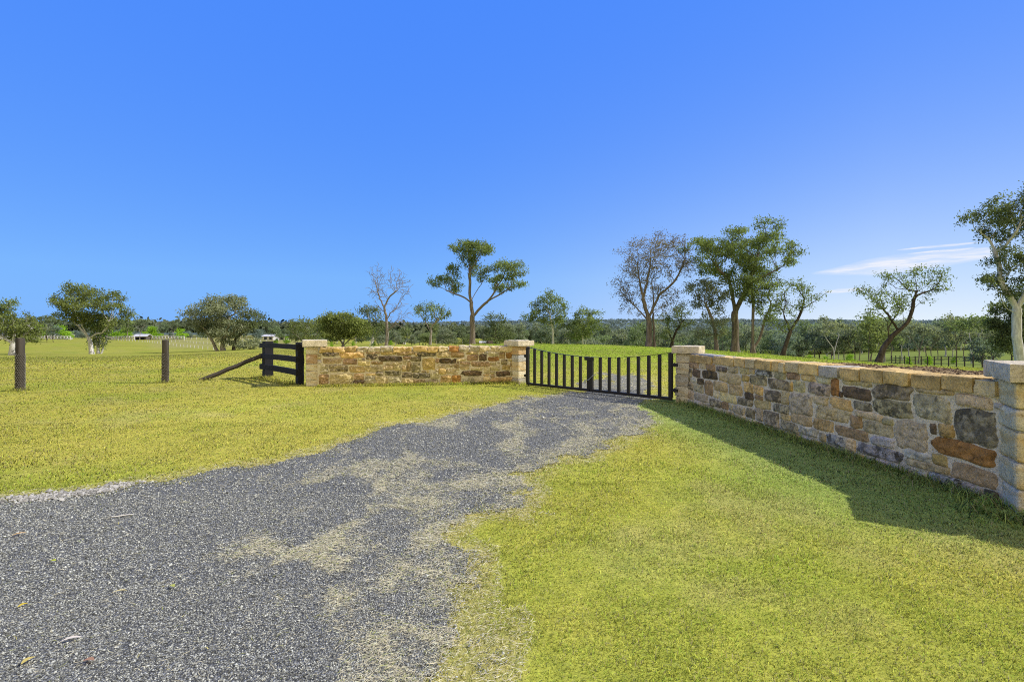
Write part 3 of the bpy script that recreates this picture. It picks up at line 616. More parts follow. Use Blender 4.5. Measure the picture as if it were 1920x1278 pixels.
# ------------------------------------------------------------------ timber fence and posts
def timber_fence():
    a = np.array([-7.80, 15.45]); b = np.array([-5.86, 13.42]); g = b-a; L = np.linalg.norm(g); g /= L; ang = math.atan2(g[1], g[0])
    root = empty('timber_fence', (a[0], a[1], 0), ang); tag(root, 'short black three-rail timber fence joining the stone pillar, with a sloping brace', 'fence')
    def rough_post(name, x, w, dpt, z1, mat, lean=0):
        mb = MB(); n = 9; zs = np.linspace(-.1, z1, n)
        q = [(-w/2, -dpt/2), (w/2, -dpt/2), (w/2, dpt/2), (-w/2, dpt/2)]; V = []; fs = []
        for k, z in enumerate(zs):
            for (u, v) in q: V.append((x+u+rnd.uniform(-.006, .006)+lean*z, v+rnd.uniform(-.006, .006), z))
        for k in range(n-1):
            for j in range(4): fs.append((4*k+j, 4*k+(j+1) % 4, 4*k+4+(j+1) % 4, 4*k+4+j))
        fs += [(4*n-4, 4*n-3, 4*n-2, 4*n-1)]; mb.add(V, fs); return mb.build(name, mat, root)
    rough_post('post', 0.0, .27, .25, 1.13, M_BLACKWOOD); rough_post('post', L-.07, .17, .17, 1.16, M_BLACKWOOD)
    for (z0, z1, dz) in ((1.0, 1.03, .14), (.66, .69, .15), (.33, .33, .16)):
        mb = MB(); n = 9; V = []; fs = []
        for k in range(n):
            t = k/(n-1); x = -.16+t*(L-.02+.16); zc = z0+(z1-z0)*t+.012*math.sin(t*3.1); hh = dz/2+rnd.uniform(-.006, .006)
            for (v, w_) in ((-.035, -hh), (.035, -hh), (.035, hh), (-.035, hh)): V.append((x, -.165+v+.08*t+rnd.uniform(-.004, .004), zc+w_))
        for k in range(n-1):
            for j in range(4): fs.append((4*k+j, 4*k+(j+1) % 4, 4*k+4+(j+1) % 4, 4*k+4+j))
        fs += [(3, 2, 1, 0), (4*n-4, 4*n-3, 4*n-2, 4*n-1)]; mb.add(V, fs); mb.build('rail', M_BLACKWOOD, root)
    # brace from post down to the ground further along the line
    p1 = np.array([-7.92, 15.42, .70]); p0 = np.array([-9.45, 14.62, -.05]); R = rotz(-ang); o = np.array([a[0], a[1], 0])
    q0, q1 = R @ (p0-o), R @ (p1-o); mb = MB(); t = np.linspace(0, 1, 8)[:, None]
    P = q0+(q1-q0)*t+np.random.default_rng(4).normal(0, .006, (8, 3)); mb.tube(P, .075, 6, (1.25, 1.25, 1.3, 1)); o_ = mb.build('brace', M_OLDWOOD, root); tag(o_, 'weathered brown sloping brace log')
timber_fence()
def netted_post(label, px, d, h, r, wrap):
    x = (px-CX)/F*d; z = zf(x, d); root = empty('fence_post', (x, d, z)); tag(root, label, 'post', 'netted posts left of the fence')
    mb = MB(); k = 18; zs = [-.1, .2, .5, .8, h-.012, h]; rg = np.random.default_rng(int(px)); a = np.linspace(0, 2*math.pi, k, endpoint=False)
    rr = r*(1+.035*rg.normal(0, 1, k)); V = []; fs = []
    for j, zz in enumerate(zs):
        s = .93 if j == len(zs)-1 else 1.0; V += [(rr[i]*s*math.cos(a[i]), rr[i]*s*math.sin(a[i]), zz) for i in range(k)]
    for j in range(len(zs)-1):
        for i in range(k): fs.append((j*k+i, j*k+(i+1) % k, (j+1)*k+(i+1) % k, (j+1)*k+i))
    fs.append([(len(zs)-1)*k+i for i in range(k)]); sh = np.repeat(rg.uniform(.6, 1.5, k)[None, :], len(zs), 0).ravel()
    mb.add(V, fs, np.stack([sh, sh, sh, np.ones_like(sh)], 1)); mb.build('timber', M_OLDWOOD, root, True)
    nb = MB(); rows = int(wrap/.042); m = 16
    for j in range(rows):
        z0 = .02+j*.042; pts = []
        for i in range(2*m+1):
            th = math.pi*i/m+(j % 2)*math.pi/m; R_ = r*1.05+.006+.004*math.sin(3*th+j); pts.append((R_*math.cos(th), R_*math.sin(th), z0+(.017 if i % 2 else -.012)))
        nb.tube(pts, .0036, 4, cap=False)
    nb.build('wire_netting', M_WIRE, root); return root
netted_post('round weathered post wrapped in wire netting, nearest the left edge', 38, 12.05, 1.31, .086, .93)
netted_post('round weathered post wrapped in wire netting, between the left post and the sloping brace', 310, 13.9, 1.23, .080, .86)

# ------------------------------------------------------------------ trees
def catmull(P, n):
    P = np.asarray(P, float); P = np.vstack([2*P[0]-P[1], P, 2*P[-1]-P[-2]]); out = []
    for i in range(1, len(P)-2):
        for t in np.linspace(0, 1, n, endpoint=False):
            out.append(.5*((2*P[i])+(-P[i-1]+P[i+1])*t+(2*P[i-1]-5*P[i]+4*P[i+1]-P[i+2])*t*t+(-P[i-1]+3*P[i]-3*P[i+1]+P[i+2])*t**3))
    out.append(P[-2]); return np.array(out)
def skeleton(limbs, attr, D, kill, seed, iters=90, jit=.35, up=.06):
    r = np.random.default_rng(seed); pos = []; par = []
    for li, Lm in enumerate(limbs):
        Lm = np.asarray(Lm, float); length = np.linalg.norm(np.diff(Lm, axis=0), axis=1).sum()
        S = catmull(Lm, max(2, int(length/D/max(1, len(Lm)-1))+1)) if len(Lm) > 1 else Lm
        S[1:] += r.normal(0, D*.09, S[1:].shape)
        if li == 0 or len(pos) == 0 or Lm[0][2] < .05: prev = -1
        else:
            dd = [np.linalg.norm(np.array(p)-S[0]) for p in pos]; prev = int(np.argmin(dd)); S = S[1:]
        for p in S: pos.append(p); par.append(prev); prev = len(pos)-1
    P = np.zeros((9000, 3)); n = len(pos); P[:n] = np.array(pos); A = np.asarray(attr, float)
    if len(A):
        d2 = ((A[:, None, :]-P[None, :n, :])**2).sum(-1); ni = d2.argmin(1); nd = d2.min(1); alive = nd > kill*kill
        for it in range(iters):
            if not alive.any() or n > 8600: break
            ids = np.nonzero(alive)[0]; v = A[ids]-P[ni[ids]]; v /= np.linalg.norm(v, axis=1)[:, None]+1e-9
            S = np.zeros((n, 3)); np.add.at(S, ni[ids], v); src = np.unique(ni[ids])
            dr = S[src]; dr /= np.linalg.norm(dr, axis=1)[:, None]+1e-9; dr += r.normal(0, jit, dr.shape)*np.array([1, 1, .7]); dr[:, 2] += up; dr /= np.linalg.norm(dr, axis=1)[:, None]+1e-9
            new = P[src]+dr*D; m = len(src); P[n:n+m] = new; par.extend(src.tolist())
            e2 = ((A[ids][:, None, :]-new[None])**2).sum(-1); b = e2.argmin(1); eb = e2[np.arange(len(ids)), b]
            up_ = eb < nd[ids]; nd[ids[up_]] = eb[up_]; ni[ids[up_]] = n+b[up_]; alive &= nd > kill*kill; n += m
    return P[:n].copy(), np.array(par)
def tree_meshes(name, limbs, clumps, R, seed, D=.4, per=26, leaves=14, leaf=(.26, .10), spread=.32, sub=.33, droop=.6, twig_p=2.25, rmin=.012, extra=None, leaf_keep=1.0, tone=(0., 1.), ragged=1.0, jit=.35, thin=.66, fan=1):
    """limbs, clumps in metres; returns (trunk mesh, crown mesh or None)"""
    r = np.random.default_rng(seed); A = []; shade = []
    for (cx, cy, cz, rx, ry, rz) in clumps:
        vol = (rx*ry*rz)**(1/3); ns = max(3, int(per*.30*max(.5, vol))); nn = max(6, int(per*max(.35, vol)**2))
        c = r.normal(0, 1, (ns, 3)); c /= np.linalg.norm(c, axis=1)[:, None]; c *= r.uniform(.45, 1.0, (ns, 1)); c[:, 2] = np.where(c[:, 2] < -.3, c[:, 2]*.6, c[:, 2])
        pick = r.integers(0, ns, nn); q = c[pick]+r.normal(0, sub/max(.5, vol)*.95*ragged, (nn, 3)); A.append(q*np.array([rx, ry, rz])+np.array([cx, cy, cz]))
    A = np.vstack(A) if A else np.zeros((0, 3))
    if fan:                                                     # branches fanning up from the limbs into each leaf clump
        G = np.vstack([catmull(l, 6) for l in limbs if len(l) > 1]); H0 = G[:, 2].max(); limbs = list(limbs)
        G = G[G[:, 2] > .30*H0]
        for (cx, cy, cz, rx, ry, rz) in clumps:
            for rep_ in range(fan):
                c = np.array([cx, cy, cz])+r.uniform(-.45, .45, 3)*np.array([rx, ry, rz]); d = np.linalg.norm(G-c, axis=1); hd = np.hypot(G[:, 0]-cx, G[:, 1]-cy)
                cost = d+1.2*np.maximum(0, G[:, 2]-(cz-.75*hd-.4*rz))+r.uniform(0, .5, len(G))*rz
                p = G[int(np.argmin(cost))]; L_ = np.linalg.norm(c-p)
                if L_ < D*1.5: continue
                m1 = p+(c-p)*.36+r.normal(0, .07, 3)*L_-np.array([0, 0, .05*L_]); m2 = p+(c-p)*.7+r.normal(0, .07, 3)*L_
                limbs.append([p, m1, m2, c])
    P, par = skeleton(limbs, A, D, D*1.15, seed+1, jit=jit); n = len(P)
    kids = [[] for _ in range(n)]
    for i, p in enumerate(par):
        if p >= 0: kids[p].append(i)
    u = np.zeros(n); tips = np.zeros(n)
    order = list(range(n))[::-1]
    depth_ok = True
    for i in order:
        if not kids[i]: u[i] = 1; tips[i] = 1
        else: u[i] = sum(u[k]**twig_p for k in kids[i])**(1/twig_p); tips[i] = sum(tips[k] for k in kids[i])
    # smooth the wood a little
    Q = P.copy()
    for i in range(n):
        if par[i] >= 0 and len(kids[i]) == 1: Q[i] = P[i]*.5+.25*(P[par[i]]+P[kids[i][0]])
    P = Q
    root_u = max(u[i] for i in range(n) if par[i] < 0); rad = np.maximum(R*(tips/max(tips[i] for i in range(n) if par[i] < 0))**thin, rmin)
    rad = np.where(rad < R*.25, rad, rad)
    mb = MB()
    base = [i for i in range(n) if par[i] < 0]; stack = [(b, -1) for b in base]
    while stack:
        i, pr = stack.pop(); ch = [i]
        while kids[ch[-1]]:
            ks = sorted(kids[ch[-1]], key=lambda k: -u[k]); ch.append(ks[0]); stack += [(k, ch[-2]) for k in ks[1:]]
        pts = P[ch]; rr = rad[ch].copy()
        if pr >= 0: pts = np.vstack([P[pr], pts]); rr = np.concatenate([[min(rad[pr], rr[0]*1.15)], rr])
        elif True:
            pts = pts.copy(); hgt = np.linalg.norm(pts-pts[0], axis=1); rr = rr*(1+.45*np.exp(-hgt/(R*2.2)))
            pts = np.vstack([pts[0]-np.array([0, 0, .5]), pts]); rr = np.concatenate([[rr[0]*1.25], rr])
        if len(pts) < 2: continue
        k = 9 if rr.max() > .12 else (6 if rr.max() > .05 else 4 if rr.max() > .022 else 3)
        rr[-1] *= .5; mb.tube(pts, rr, k, cap=False)
    tm = mb.mesh(name+'_trunk', True, False)
    if leaves <= 0: return tm, None
    ids = np.array([i for i in range(n) if tips[i] <= 3 and par[i] >= 0 and rad[i] < R*.4])
    if len(A) and len(ids):                                    # leaves only where the crown is
        dd = np.sqrt(((P[ids][:, None, :]-A[None])**2).sum(-1)).min(1); ids = ids[dd < D*1.7]
    if leaf_keep < 1: ids = ids[r.uniform(0, 1, len(ids)) < leaf_keep]
    C = np.repeat(P[ids], leaves, 0); C = C+r.normal(0, spread, C.shape)*np.array([1, 1, .75]); m = len(C)
    d = r.normal(0, 1, (m, 3)); d[:, 2] -= droop*1.4; d /= np.linalg.norm(d, axis=1)[:, None]
    w = np.cross(d, r.normal(0, 1, (m, 3))); w /= np.linalg.norm(w, axis=1)[:, None]+1e-9
    s = r.uniform(.6, 1.35, (m, 1)); l = d*leaf[0]*s; wv = w*leaf[1]*s*.5
    V = np.stack([C-l*.5, C+wv-l*.05, C+l*.5, C-wv-l*.05], 1).reshape(-1, 3)
    me = np_mesh(name+'_crown', V, np.full(m, 4), np.arange(4*m), False)
    ct = np.repeat(vnoise(P[ids][:, 0]*.9, P[ids][:, 1]*.9, P[ids][:, 2]*1.1)*.5+.5, leaves)
    t = np.clip(tone[0]+(tone[1]-tone[0])*(.55*ct+.45*r.uniform(0, 1, m)), 0, 1); set_col(me, np.repeat(np.stack([t, t, t], 1), 4, 0))
    return tm, me

LEAF = {}
LMUL = 1.7
def leafmat(kind, haze=0.0):
    key = (kind, round(haze, 2))
    if key not in LEAF:
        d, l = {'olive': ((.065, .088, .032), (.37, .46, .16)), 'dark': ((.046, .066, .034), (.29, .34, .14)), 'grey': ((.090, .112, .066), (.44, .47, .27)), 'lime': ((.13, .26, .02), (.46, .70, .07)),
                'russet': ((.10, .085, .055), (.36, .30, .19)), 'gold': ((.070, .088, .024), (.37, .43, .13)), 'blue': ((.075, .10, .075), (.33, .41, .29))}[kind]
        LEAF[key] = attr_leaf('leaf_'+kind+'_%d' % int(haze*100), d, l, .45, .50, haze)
    return LEAF[key]
BARK = {'white': bark_mat('pale_gum_bark', (.33, .32, .31), (.66, .64, .62)), 'brown': bark_mat('brown_bark', (.10, .08, .066), (.27, .225, .185)), 'dark': bark_mat('dark_bark', (.035, .028, .022), (.12, .095, .075)),
        'grey': bark_mat('grey_bark', (.20, .175, .15), (.40, .36, .31)), 'dead': bark_mat('bleached_dead_wood', (.15, .125, .105), (.33, .29, .25))}
def hero(name, label, d, base, limbs, clumps, R, seed, foliage='olive', bark='brown', cat='tree', deep=.85, haze=0.0, group=None, **kw):
    """limbs and clumps given as photo pixels about the trunk, turned into metres at the tree's distance"""
    bx, by = base; x = (bx-CX)/F*d; s = d/F; r = np.random.default_rng(seed+100)
    z = zf(x, d); zb = CAMH-(by-HZ)*s
    L3 = []
    for li, Lm in enumerate(limbs):
        y0 = 0 if li == 0 else r.uniform(-1, 1)*1.2
        L3.append([((p[0]-bx)*s, (0 if (li == 0) else y0*k/max(1, len(Lm)-1))+(p[2]*s if len(p) > 2 else 0), (by-p[1])*s) for k, p in enumerate(Lm)])
    xs = [c[0] for c in clumps] or [bx]; half = max((max(xs)-min(xs))/2, 8)
    C3 = []
    for c in clumps:
        rx, rz = c[2]*s, c[3]*s; ry = max(rx, rz)*deep; off = r.uniform(-.45, .45)*half*s
        C3.append(((c[0]-bx)*s, off, (by-c[1])*s, rx, ry, rz))
    D = kw.pop('D', None) or max(.22, 5.5*s)
    if kw.get('leaves', 14) > 0: kw['leaves'] = int(kw.get('leaves', 14)*LMUL); kw['leaf'] = tuple(v*.92 for v in kw.get('leaf', (.26, .10))); kw['per'] = int(kw.get('per', 26)*1.35); kw['spread'] = kw.get('spread', .32)*1.1
    tm, cm = tree_meshes(name, L3, C3, R, seed, D=D, **kw)
    root = empty(name, (x, d, min(zb, z) if zb < z+.4 else z)); tag(root, label, cat, group)
    root.location.z = zb if abs(zb-z) < 1.2 else z
    link('trunk', tm, BARK[bark], root)
    if cm is not None: link('crown', cm, leafmat(foliage, haze), root)
    return root

# tall single gum in the middle
hero('gum_tree', 'tall spreading gum with a bare forked trunk, standing alone above the left wall', 70, (886, 646),
     [[(886, 646), (886, 610), (885, 585), (882, 560), (881, 530), (880, 505)], [(888, 594), (898, 580), (912, 566), (930, 555), (948, 545)], [(884, 570), (872, 558), (855, 551), (838, 545)], [(885, 562), (893, 545), (902, 532)], [(912, 566), (925, 551), (932, 535)]],
     [(888, 458, 30, 11), (872, 463, 17, 9), (905, 470, 18, 11), (884, 482, 22, 12), (851, 465, 8, 4), (914, 473, 9, 8), (843, 499, 13, 8), (850, 507, 9, 9), (829, 520, 15, 6), (813, 528, 9, 8), (843, 524, 12, 9), (856, 535, 7, 10), (880, 500, 15, 8), (955, 500, 20, 10), (938, 497, 12, 8), (965, 512, 16, 14), (972, 532, 10, 9), (948, 522, 20, 12), (930, 522, 12, 10), (905, 516, 16, 8), (915, 505, 12, 6), (945, 538, 18, 7)],
     .36, 21, 'olive', 'brown', per=30, leaves=20, leaf=(.30, .13), spread=.27, rmin=.02)
hero('dead_tree', 'leafless bleached dead tree with fine upswept twigs, behind the left wall', 64, (724, 652),
     [[(724, 652), (726, 625), (725, 600), (721, 580), (719, 572)], [(719, 575), (712, 560), (706, 545), (701, 530)], [(720, 578), (728, 562), (737, 552), (748, 545)], [(725, 600), (732, 588), (740, 582)], [(727, 622), (737, 610), (748, 600)]],
     [(702, 520, 12, 20), (712, 530, 10, 22), (694, 545, 8, 12), (738, 527, 13, 20), (752, 532, 12, 20), (760, 540, 8, 14), (722, 545, 12, 18), (745, 575, 16, 10), (755, 588, 14, 6), (738, 600, 12, 10), (746, 605, 14, 10), (708, 575, 4, 10)],
     .20, 22, 'olive', 'dead', leaves=0, per=120, D=.30, rmin=.022, fan=3, thin=.56, twig_p=2.5, sub=.5, jit=.42)
hero('umbrella_gum', 'small flat-topped gum with fanned bare limbs, right of the dead tree', 80, (806, 650), [[(806, 650), (808, 628), (809, 610)], [(808, 622), (800, 608), (795, 600)], [(809, 614), (820, 600), (828, 594)]],
     [(797, 578, 15, 7), (812, 576, 17, 7), (826, 582, 12, 7), (838, 590, 9, 7), (783, 583, 8, 7), (805, 588, 17, 6), (825, 596, 14, 6)], .19, 23, 'olive', 'grey', per=24, leaves=13, leaf=(.34, .14), spread=.3, rmin=.02)
hero('gum_tree', 'slim dark-crowned gum close behind the dead tree', 90, (697, 652), [[(697, 652), (699, 630), (697, 610)]],
     [(687, 577, 9, 5), (698, 583, 12, 8), (704, 598, 14, 11), (712, 612, 10, 12), (690, 600, 10, 9), (680, 584, 6, 4), (700, 622, 14, 8)], .2, 24, 'dark', 'white', per=22, leaves=14, leaf=(.4, .17), spread=.38)
hero('gum_tree', 'broad dense olive tree with pale forked stems behind the left wall', 76, (645, 653), [[(645, 653), (641, 642), (630, 632), (615, 622)], [(643, 650), (650, 640), (662, 634), (672, 625)], [(644, 648), (646, 630), (645, 612)]],
     [(640, 595, 26, 9), (620, 600, 20, 11), (660, 602, 24, 11), (676, 612, 16, 11), (640, 612, 30, 12), (612, 618, 16, 12), (660, 620, 24, 12), (635, 628, 28, 10), (688, 622, 8, 8)], .22, 25, 'gold', 'grey', per=42, leaves=18, leaf=(.36, .16), spread=.33)
hero('wattle_tree', 'rounded brownish twiggy tree above the left end of the wall', 88, (572, 655), [[(572, 655), (572, 638), (574, 622)], [(572, 645), (560, 630), (552, 620)], [(572, 645), (586, 630), (595, 618)]],
     [(575, 604, 20, 9), (592, 612, 18, 11), (560, 610, 18, 11), (575, 618, 26, 11), (550, 622, 14, 10), (602, 624, 14, 12), (575, 634, 28, 8)], .2, 26, 'gold', 'grey', per=24, leaves=11, leaf=(.34, .14), spread=.4, tone=(0, .8))
# clump left of the fence
hero('gum_tree', 'wide many-stemmed grey-green tree left of the black timber fence', 62, (418, 658),
     [[(418, 658), (417, 640), (415, 620), (412, 600)], [(407, 658), (402, 640), (395, 622), (385, 610)], [(414, 650), (424, 630), (432, 612), (436, 590)], [(417, 640), (440, 622), (455, 612)]],
     [(425, 562, 26, 9), (408, 570, 22, 10), (440, 572, 18, 11), (392, 578, 20, 9), (375, 585, 18, 9), (362, 590, 13, 7), (420, 585, 30, 11), (450, 590, 16, 12), (385, 600, 26, 11), (365, 604, 13, 8), (415, 606, 32, 12), (392, 620, 24, 10), (420, 625, 28, 10), (448, 618, 18, 12), (432, 640, 14, 6), (380, 612, 12, 7)],
     .26, 27, 'grey', 'grey', per=40, leaves=17, leaf=(.28, .12), spread=.27)
hero('gum_tree', 'dark leaning tree whose crown reaches toward the top of the black fence', 63, (438, 658), [[(438, 658), (440, 640), (452, 625), (466, 615), (478, 605)], [(439, 650), (446, 635), (452, 620)]],
     [(480, 594, 15, 8), (468, 602, 14, 9), (490, 602, 10, 8), (475, 612, 16, 8), (458, 612, 12, 8), (462, 590, 10, 6)], .18, 28, 'dark', 'dark', per=34, leaves=15, leaf=(.26, .11), spread=.28)
hero('shrub', 'low round bush beside the dark leaning tree at the field edge', 64, (468, 656), [[(468, 656), (468, 650)]], [(462, 646, 15, 8), (478, 648, 14, 7), (450, 650, 10, 5), (470, 640, 12, 5)], .08, 29, 'grey', 'dark', cat='shrub', per=46, leaves=18, leaf=(.26, .12), spread=.25)
hero('gum_tree', 'white-trunked gum with a twisted left limb in the left paddock', 62, (172, 664),
     [[(172, 664), (170, 648), (167, 634), (160, 624), (148, 612), (139, 602), (136, 590), (141, 580), (152, 570)], [(167, 636), (178, 627), (192, 623), (203, 612), (208, 598)], [(167, 634), (165, 618), (163, 602)], [(190, 624), (204, 618), (212, 608)]],
     [(150, 545, 17, 10), (141, 556, 15, 11), (168, 552, 20, 9), (133, 570, 17, 12), (122, 580, 10, 8), (128, 590, 13, 9), (155, 570, 22, 12), (180, 565, 22, 11), (205, 556, 13, 7), (213, 566, 9, 10), (198, 575, 20, 13), (212, 585, 12, 14), (165, 592, 25, 12), (190, 597, 24, 13), (212, 605, 10, 12), (150, 600, 14, 10), (172, 612, 18, 8), (148, 534, 5, 3), (115, 590, 6, 4)],
     .22, 30, 'gold', 'white', per=44, leaves=18, leaf=(.27, .12), spread=.26, tone=(0, .85))
hero('gum_tree', 'thin pair of pale stems with dark low leaves, close right of the twisted white gum', 64, (184, 663), [[(184, 663), (182, 648), (180, 632), (178, 615)], [(189, 663), (192, 652), (196, 640), (197, 625)], [(184, 660), (186, 640), (188, 620)]],
     [(190, 632, 12, 12), (180, 640, 9, 10), (196, 645, 7, 8), (176, 628, 9, 8), (188, 618, 12, 8)], .15, 31, 'dark', 'white', per=34, leaves=13, leaf=(.28, .12), spread=.28)
hero('gum_tree', 'bushy bronze-green tree behind the netted post at the left edge', 54, (25, 668), [[(25, 668), (26, 650), (26, 632), (28, 615)], [(26, 645), (14, 632), (5, 620)], [(26, 640), (40, 628), (48, 615)], [(26, 650), (44, 642), (58, 638)]],
     [(18, 602, 18, 9), (38, 600, 12, 9), (10, 615, 18, 11), (34, 614, 20, 11), (50, 618, 12, 10), (25, 628, 20, 8), (66, 636, 11, 6), (10, 634, 10, 5), (56, 626, 7, 5), (38, 591, 6, 4), (-10, 612, 14, 12)],
     .32, 32, 'gold', 'white', per=44, leaves=18, leaf=(.24, .11), spread=.23, tone=(0, .85))
hero('gum_tree', 'tall grey-green tree cut off by the left edge of the picture', 60, (-14, 668), [[(-14, 668), (-13, 640), (-12, 610), (-10, 590)]],
     [(4, 566, 12, 8), (10, 578, 10, 9), (-5, 575, 16, 14), (3, 590, 14, 8), (-20, 590, 20, 20), (-30, 570, 16, 12)], .3, 33, 'olive', 'white', per=36, leaves=17, leaf=(.27, .12), spread=.26)
# beyond the gate
hero('gum_tree', 'pale-stemmed sparse gum with drooping leaves, beyond the left half of the gate', 74, (1037, 646), [[(1037, 646), (1037, 625), (1034, 605), (1030, 588)], [(1037, 628), (1046, 612), (1052, 598)], [(1034, 612), (1018, 603), (1004, 598)]],
     [(1030, 556, 13, 8), (1016, 565, 14, 10), (1040, 566, 14, 9), (1000, 572, 8, 6), (1010, 582, 16, 9), (1032, 582, 17, 10), (1054, 578, 10, 12), (1046, 596, 14, 10), (1022, 598, 16, 8), (1002, 590, 12, 6), (988, 597, 7, 4), (1055, 608, 8, 8)], .17, 34, 'olive', 'white', per=34, leaves=18, leaf=(.32, .13), spread=.28)
hero('gum_tree', 'narrow white-stemmed gum beyond the middle of the gate', 74, (1094, 647), [[(1094, 647), (1093, 630), (1093, 612), (1095, 595)], [(1094, 640), (1099, 625), (1102, 612)]],
     [(1089, 570, 9, 8), (1104, 573, 12, 9), (1084, 585, 11, 9), (1104, 588, 16, 10), (1092, 600, 16, 9), (1114, 600, 12, 6), (1076, 600, 8, 6), (1096, 612, 20, 8), (1078, 612, 8, 7)], .15, 35, 'olive', 'white', per=36, leaves=18, leaf=(.32, .13), spread=.28)
hero('gum_tree', 'small dark tree with tufted top above the right end of the sunlit wall', 95, (929, 648), [[(929, 648), (929, 630), (928, 612)]],
     [(925, 594, 13, 5), (938, 592, 8, 5), (912, 600, 7, 5), (926, 606, 13, 6), (946, 602, 5, 4), (914, 622, 10, 9), (932, 620, 14, 9), (950, 626, 14, 9), (922, 636, 16, 7), (945, 638, 14, 6)], .17, 36, 'dark', 'dark', per=30, leaves=13, leaf=(.38, .16), spread=.34)
hero('gum_tree', 'big twin-trunked sparse tree with thin reddish grey crown, beyond the right half of the gate', 48, (1216, 649),
     [[(1216, 649), (1217, 620), (1216, 600), (1211, 580), (1205, 555), (1199, 525), (1195, 495)], [(1227, 649), (1227, 620), (1226, 590), (1228, 560), (1226, 530), (1228, 505)], [(1217, 596), (1225, 575), (1238, 550), (1256, 535), (1270, 515), (1280, 490)], [(1216, 604), (1206, 590), (1194, 578), (1180, 565)], [(1206, 560), (1213, 530), (1220, 500), (1222, 475)]],
     [(1194, 463, 12, 9), (1206, 475, 12, 14), (1188, 480, 10, 14), (1228, 456, 14, 10), (1225, 475, 16, 16), (1240, 460, 10, 10), (1272, 455, 14, 8), (1286, 450, 10, 8), (1272, 475, 16, 14), (1290, 490, 9, 14), (1180, 505, 12, 16), (1168, 525, 9, 8), (1172, 545, 12, 10), (1162, 540, 6, 6), (1200, 510, 16, 16), (1225, 505, 16, 16), (1250, 500, 14, 14), (1245, 545, 14, 10), (1262, 560, 12, 10), (1188, 570, 14, 10), (1230, 540, 14, 14), (1205, 540, 12, 14), (1215, 490, 16, 12), (1270, 500, 12, 10), (1245, 580, 10, 8)],
     .27, 37, 'russet', 'brown', per=66, fan=2, leaves=8, leaf=(.19, .07), spread=.22, rmin=.018, twig_p=2.4, leaf_keep=.85, sub=.45, ragged=1.3)
hero('gum_tree', 'small dark tree leaning right beside the twin-trunked one', 50, (1259, 650), [[(1259, 650), (1263, 632), (1270, 618), (1276, 608)], [(1261, 640), (1256, 625), (1252, 612)]],
     [(1280, 578, 9, 7), (1272, 590, 13, 9), (1288, 590, 8, 8), (1258, 595, 11, 7), (1250, 605, 9, 7), (1275, 604, 14, 8), (1286, 606, 8, 6), (1248, 622, 8, 6), (1242, 628, 5, 4)], .15, 38, 'dark', 'dark', per=56, leaves=14, leaf=(.2, .09), spread=.19)
hero('gum_tree', 'tallest thick-trunked gum of the leafy group behind the far end of the shaded wall', 46, (1378, 657),
     [[(1378, 657), (1379, 625), (1378, 595), (1376, 570), (1372, 545), (1365, 520)], [(1378, 585), (1390, 560), (1402, 535), (1410, 510), (1418, 480)], [(1368, 656), (1367, 630), (1364, 605), (1358, 580), (1345, 560)], [(1402, 538), (1425, 520), (1445, 510), (1460, 500)], [(1366, 522), (1345, 508), (1330, 495)]],
     [(1403, 426, 13, 7), (1424, 430, 18, 8), (1440, 433, 8, 5), (1366, 442, 12, 8), (1380, 446, 12, 8), (1326, 455, 18, 11), (1310, 465, 12, 8), (1330, 475, 20, 12), (1350, 485, 24, 12), (1390, 462, 25, 10), (1412, 458, 22, 10), (1432, 448, 18, 8), (1458, 444, 13, 7), (1448, 462, 20, 9), (1471, 475, 14, 10), (1478, 486, 7, 6), (1462, 490, 14, 8), (1420, 480, 28, 11), (1395, 490, 26, 12), (1365, 505, 24, 11), (1408, 510, 24, 10), (1440, 520, 20, 8), (1345, 505, 18, 9), (1382, 530, 24, 10), (1298, 462, 8, 7), (1376, 552, 20, 8), (1410, 540, 18, 9), (1335, 500, 14, 10), (1320, 490, 14, 9), (1362, 470, 16, 9), (1345, 462, 12, 8), (1440, 475, 16, 9), (1455, 505, 14, 8), (1400, 505, 18, 9), (1355, 525, 16, 8), (1425, 500, 16, 8), (1395, 445, 14, 7), (1465, 460, 10, 7)],
     .31, 39, 'olive', 'brown', per=52, leaves=17, leaf=(.21, .09), spread=.2)
hero('gum_tree', 'straight dark-trunked gum with a V fork, right of the thick-trunked one', 44, (1412, 661), [[(1412, 661), (1411, 630), (1412, 600), (1413, 575), (1412, 555)], [(1414, 652), (1425, 635), (1432, 615), (1438, 595), (1448, 580)]],
     [(1437, 525, 15, 9), (1450, 535, 10, 8), (1425, 535, 16, 9), (1440, 548, 16, 8), (1410, 548, 14, 9), (1428, 560, 14, 7), (1400, 565, 12, 7), (1445, 575, 12, 8), (1424, 580, 10, 6), (1436, 596, 9, 6), (1452, 590, 8, 6)], .19, 40, 'olive', 'brown', per=50, leaves=14, leaf=(.2, .085), spread=.19)
hero('gum_tree', 'low forked gum with grey leaves at the left side of the leafy group', 45, (1343, 656), [[(1343, 656), (1342, 635), (1340, 615), (1332, 590), (1322, 570)], [(1344, 648), (1352, 632), (1358, 615), (1360, 598)], [(1356, 657), (1360, 640), (1366, 628)]],
     [(1312, 530, 16, 8), (1296, 540, 10, 7), (1335, 535, 18, 9), (1320, 548, 22, 9), (1350, 552, 18, 8), (1300, 555, 9, 8), (1335, 565, 20, 8), (1310, 572, 12, 7), (1352, 578, 14, 8), (1345, 600, 16, 8), (1330, 610, 12, 6), (1358, 612, 12, 7), (1320, 624, 14, 7), (1345, 625, 14, 6)], .17, 41, 'grey', 'brown', per=46, leaves=14, leaf=(.2, .085), spread=.19)
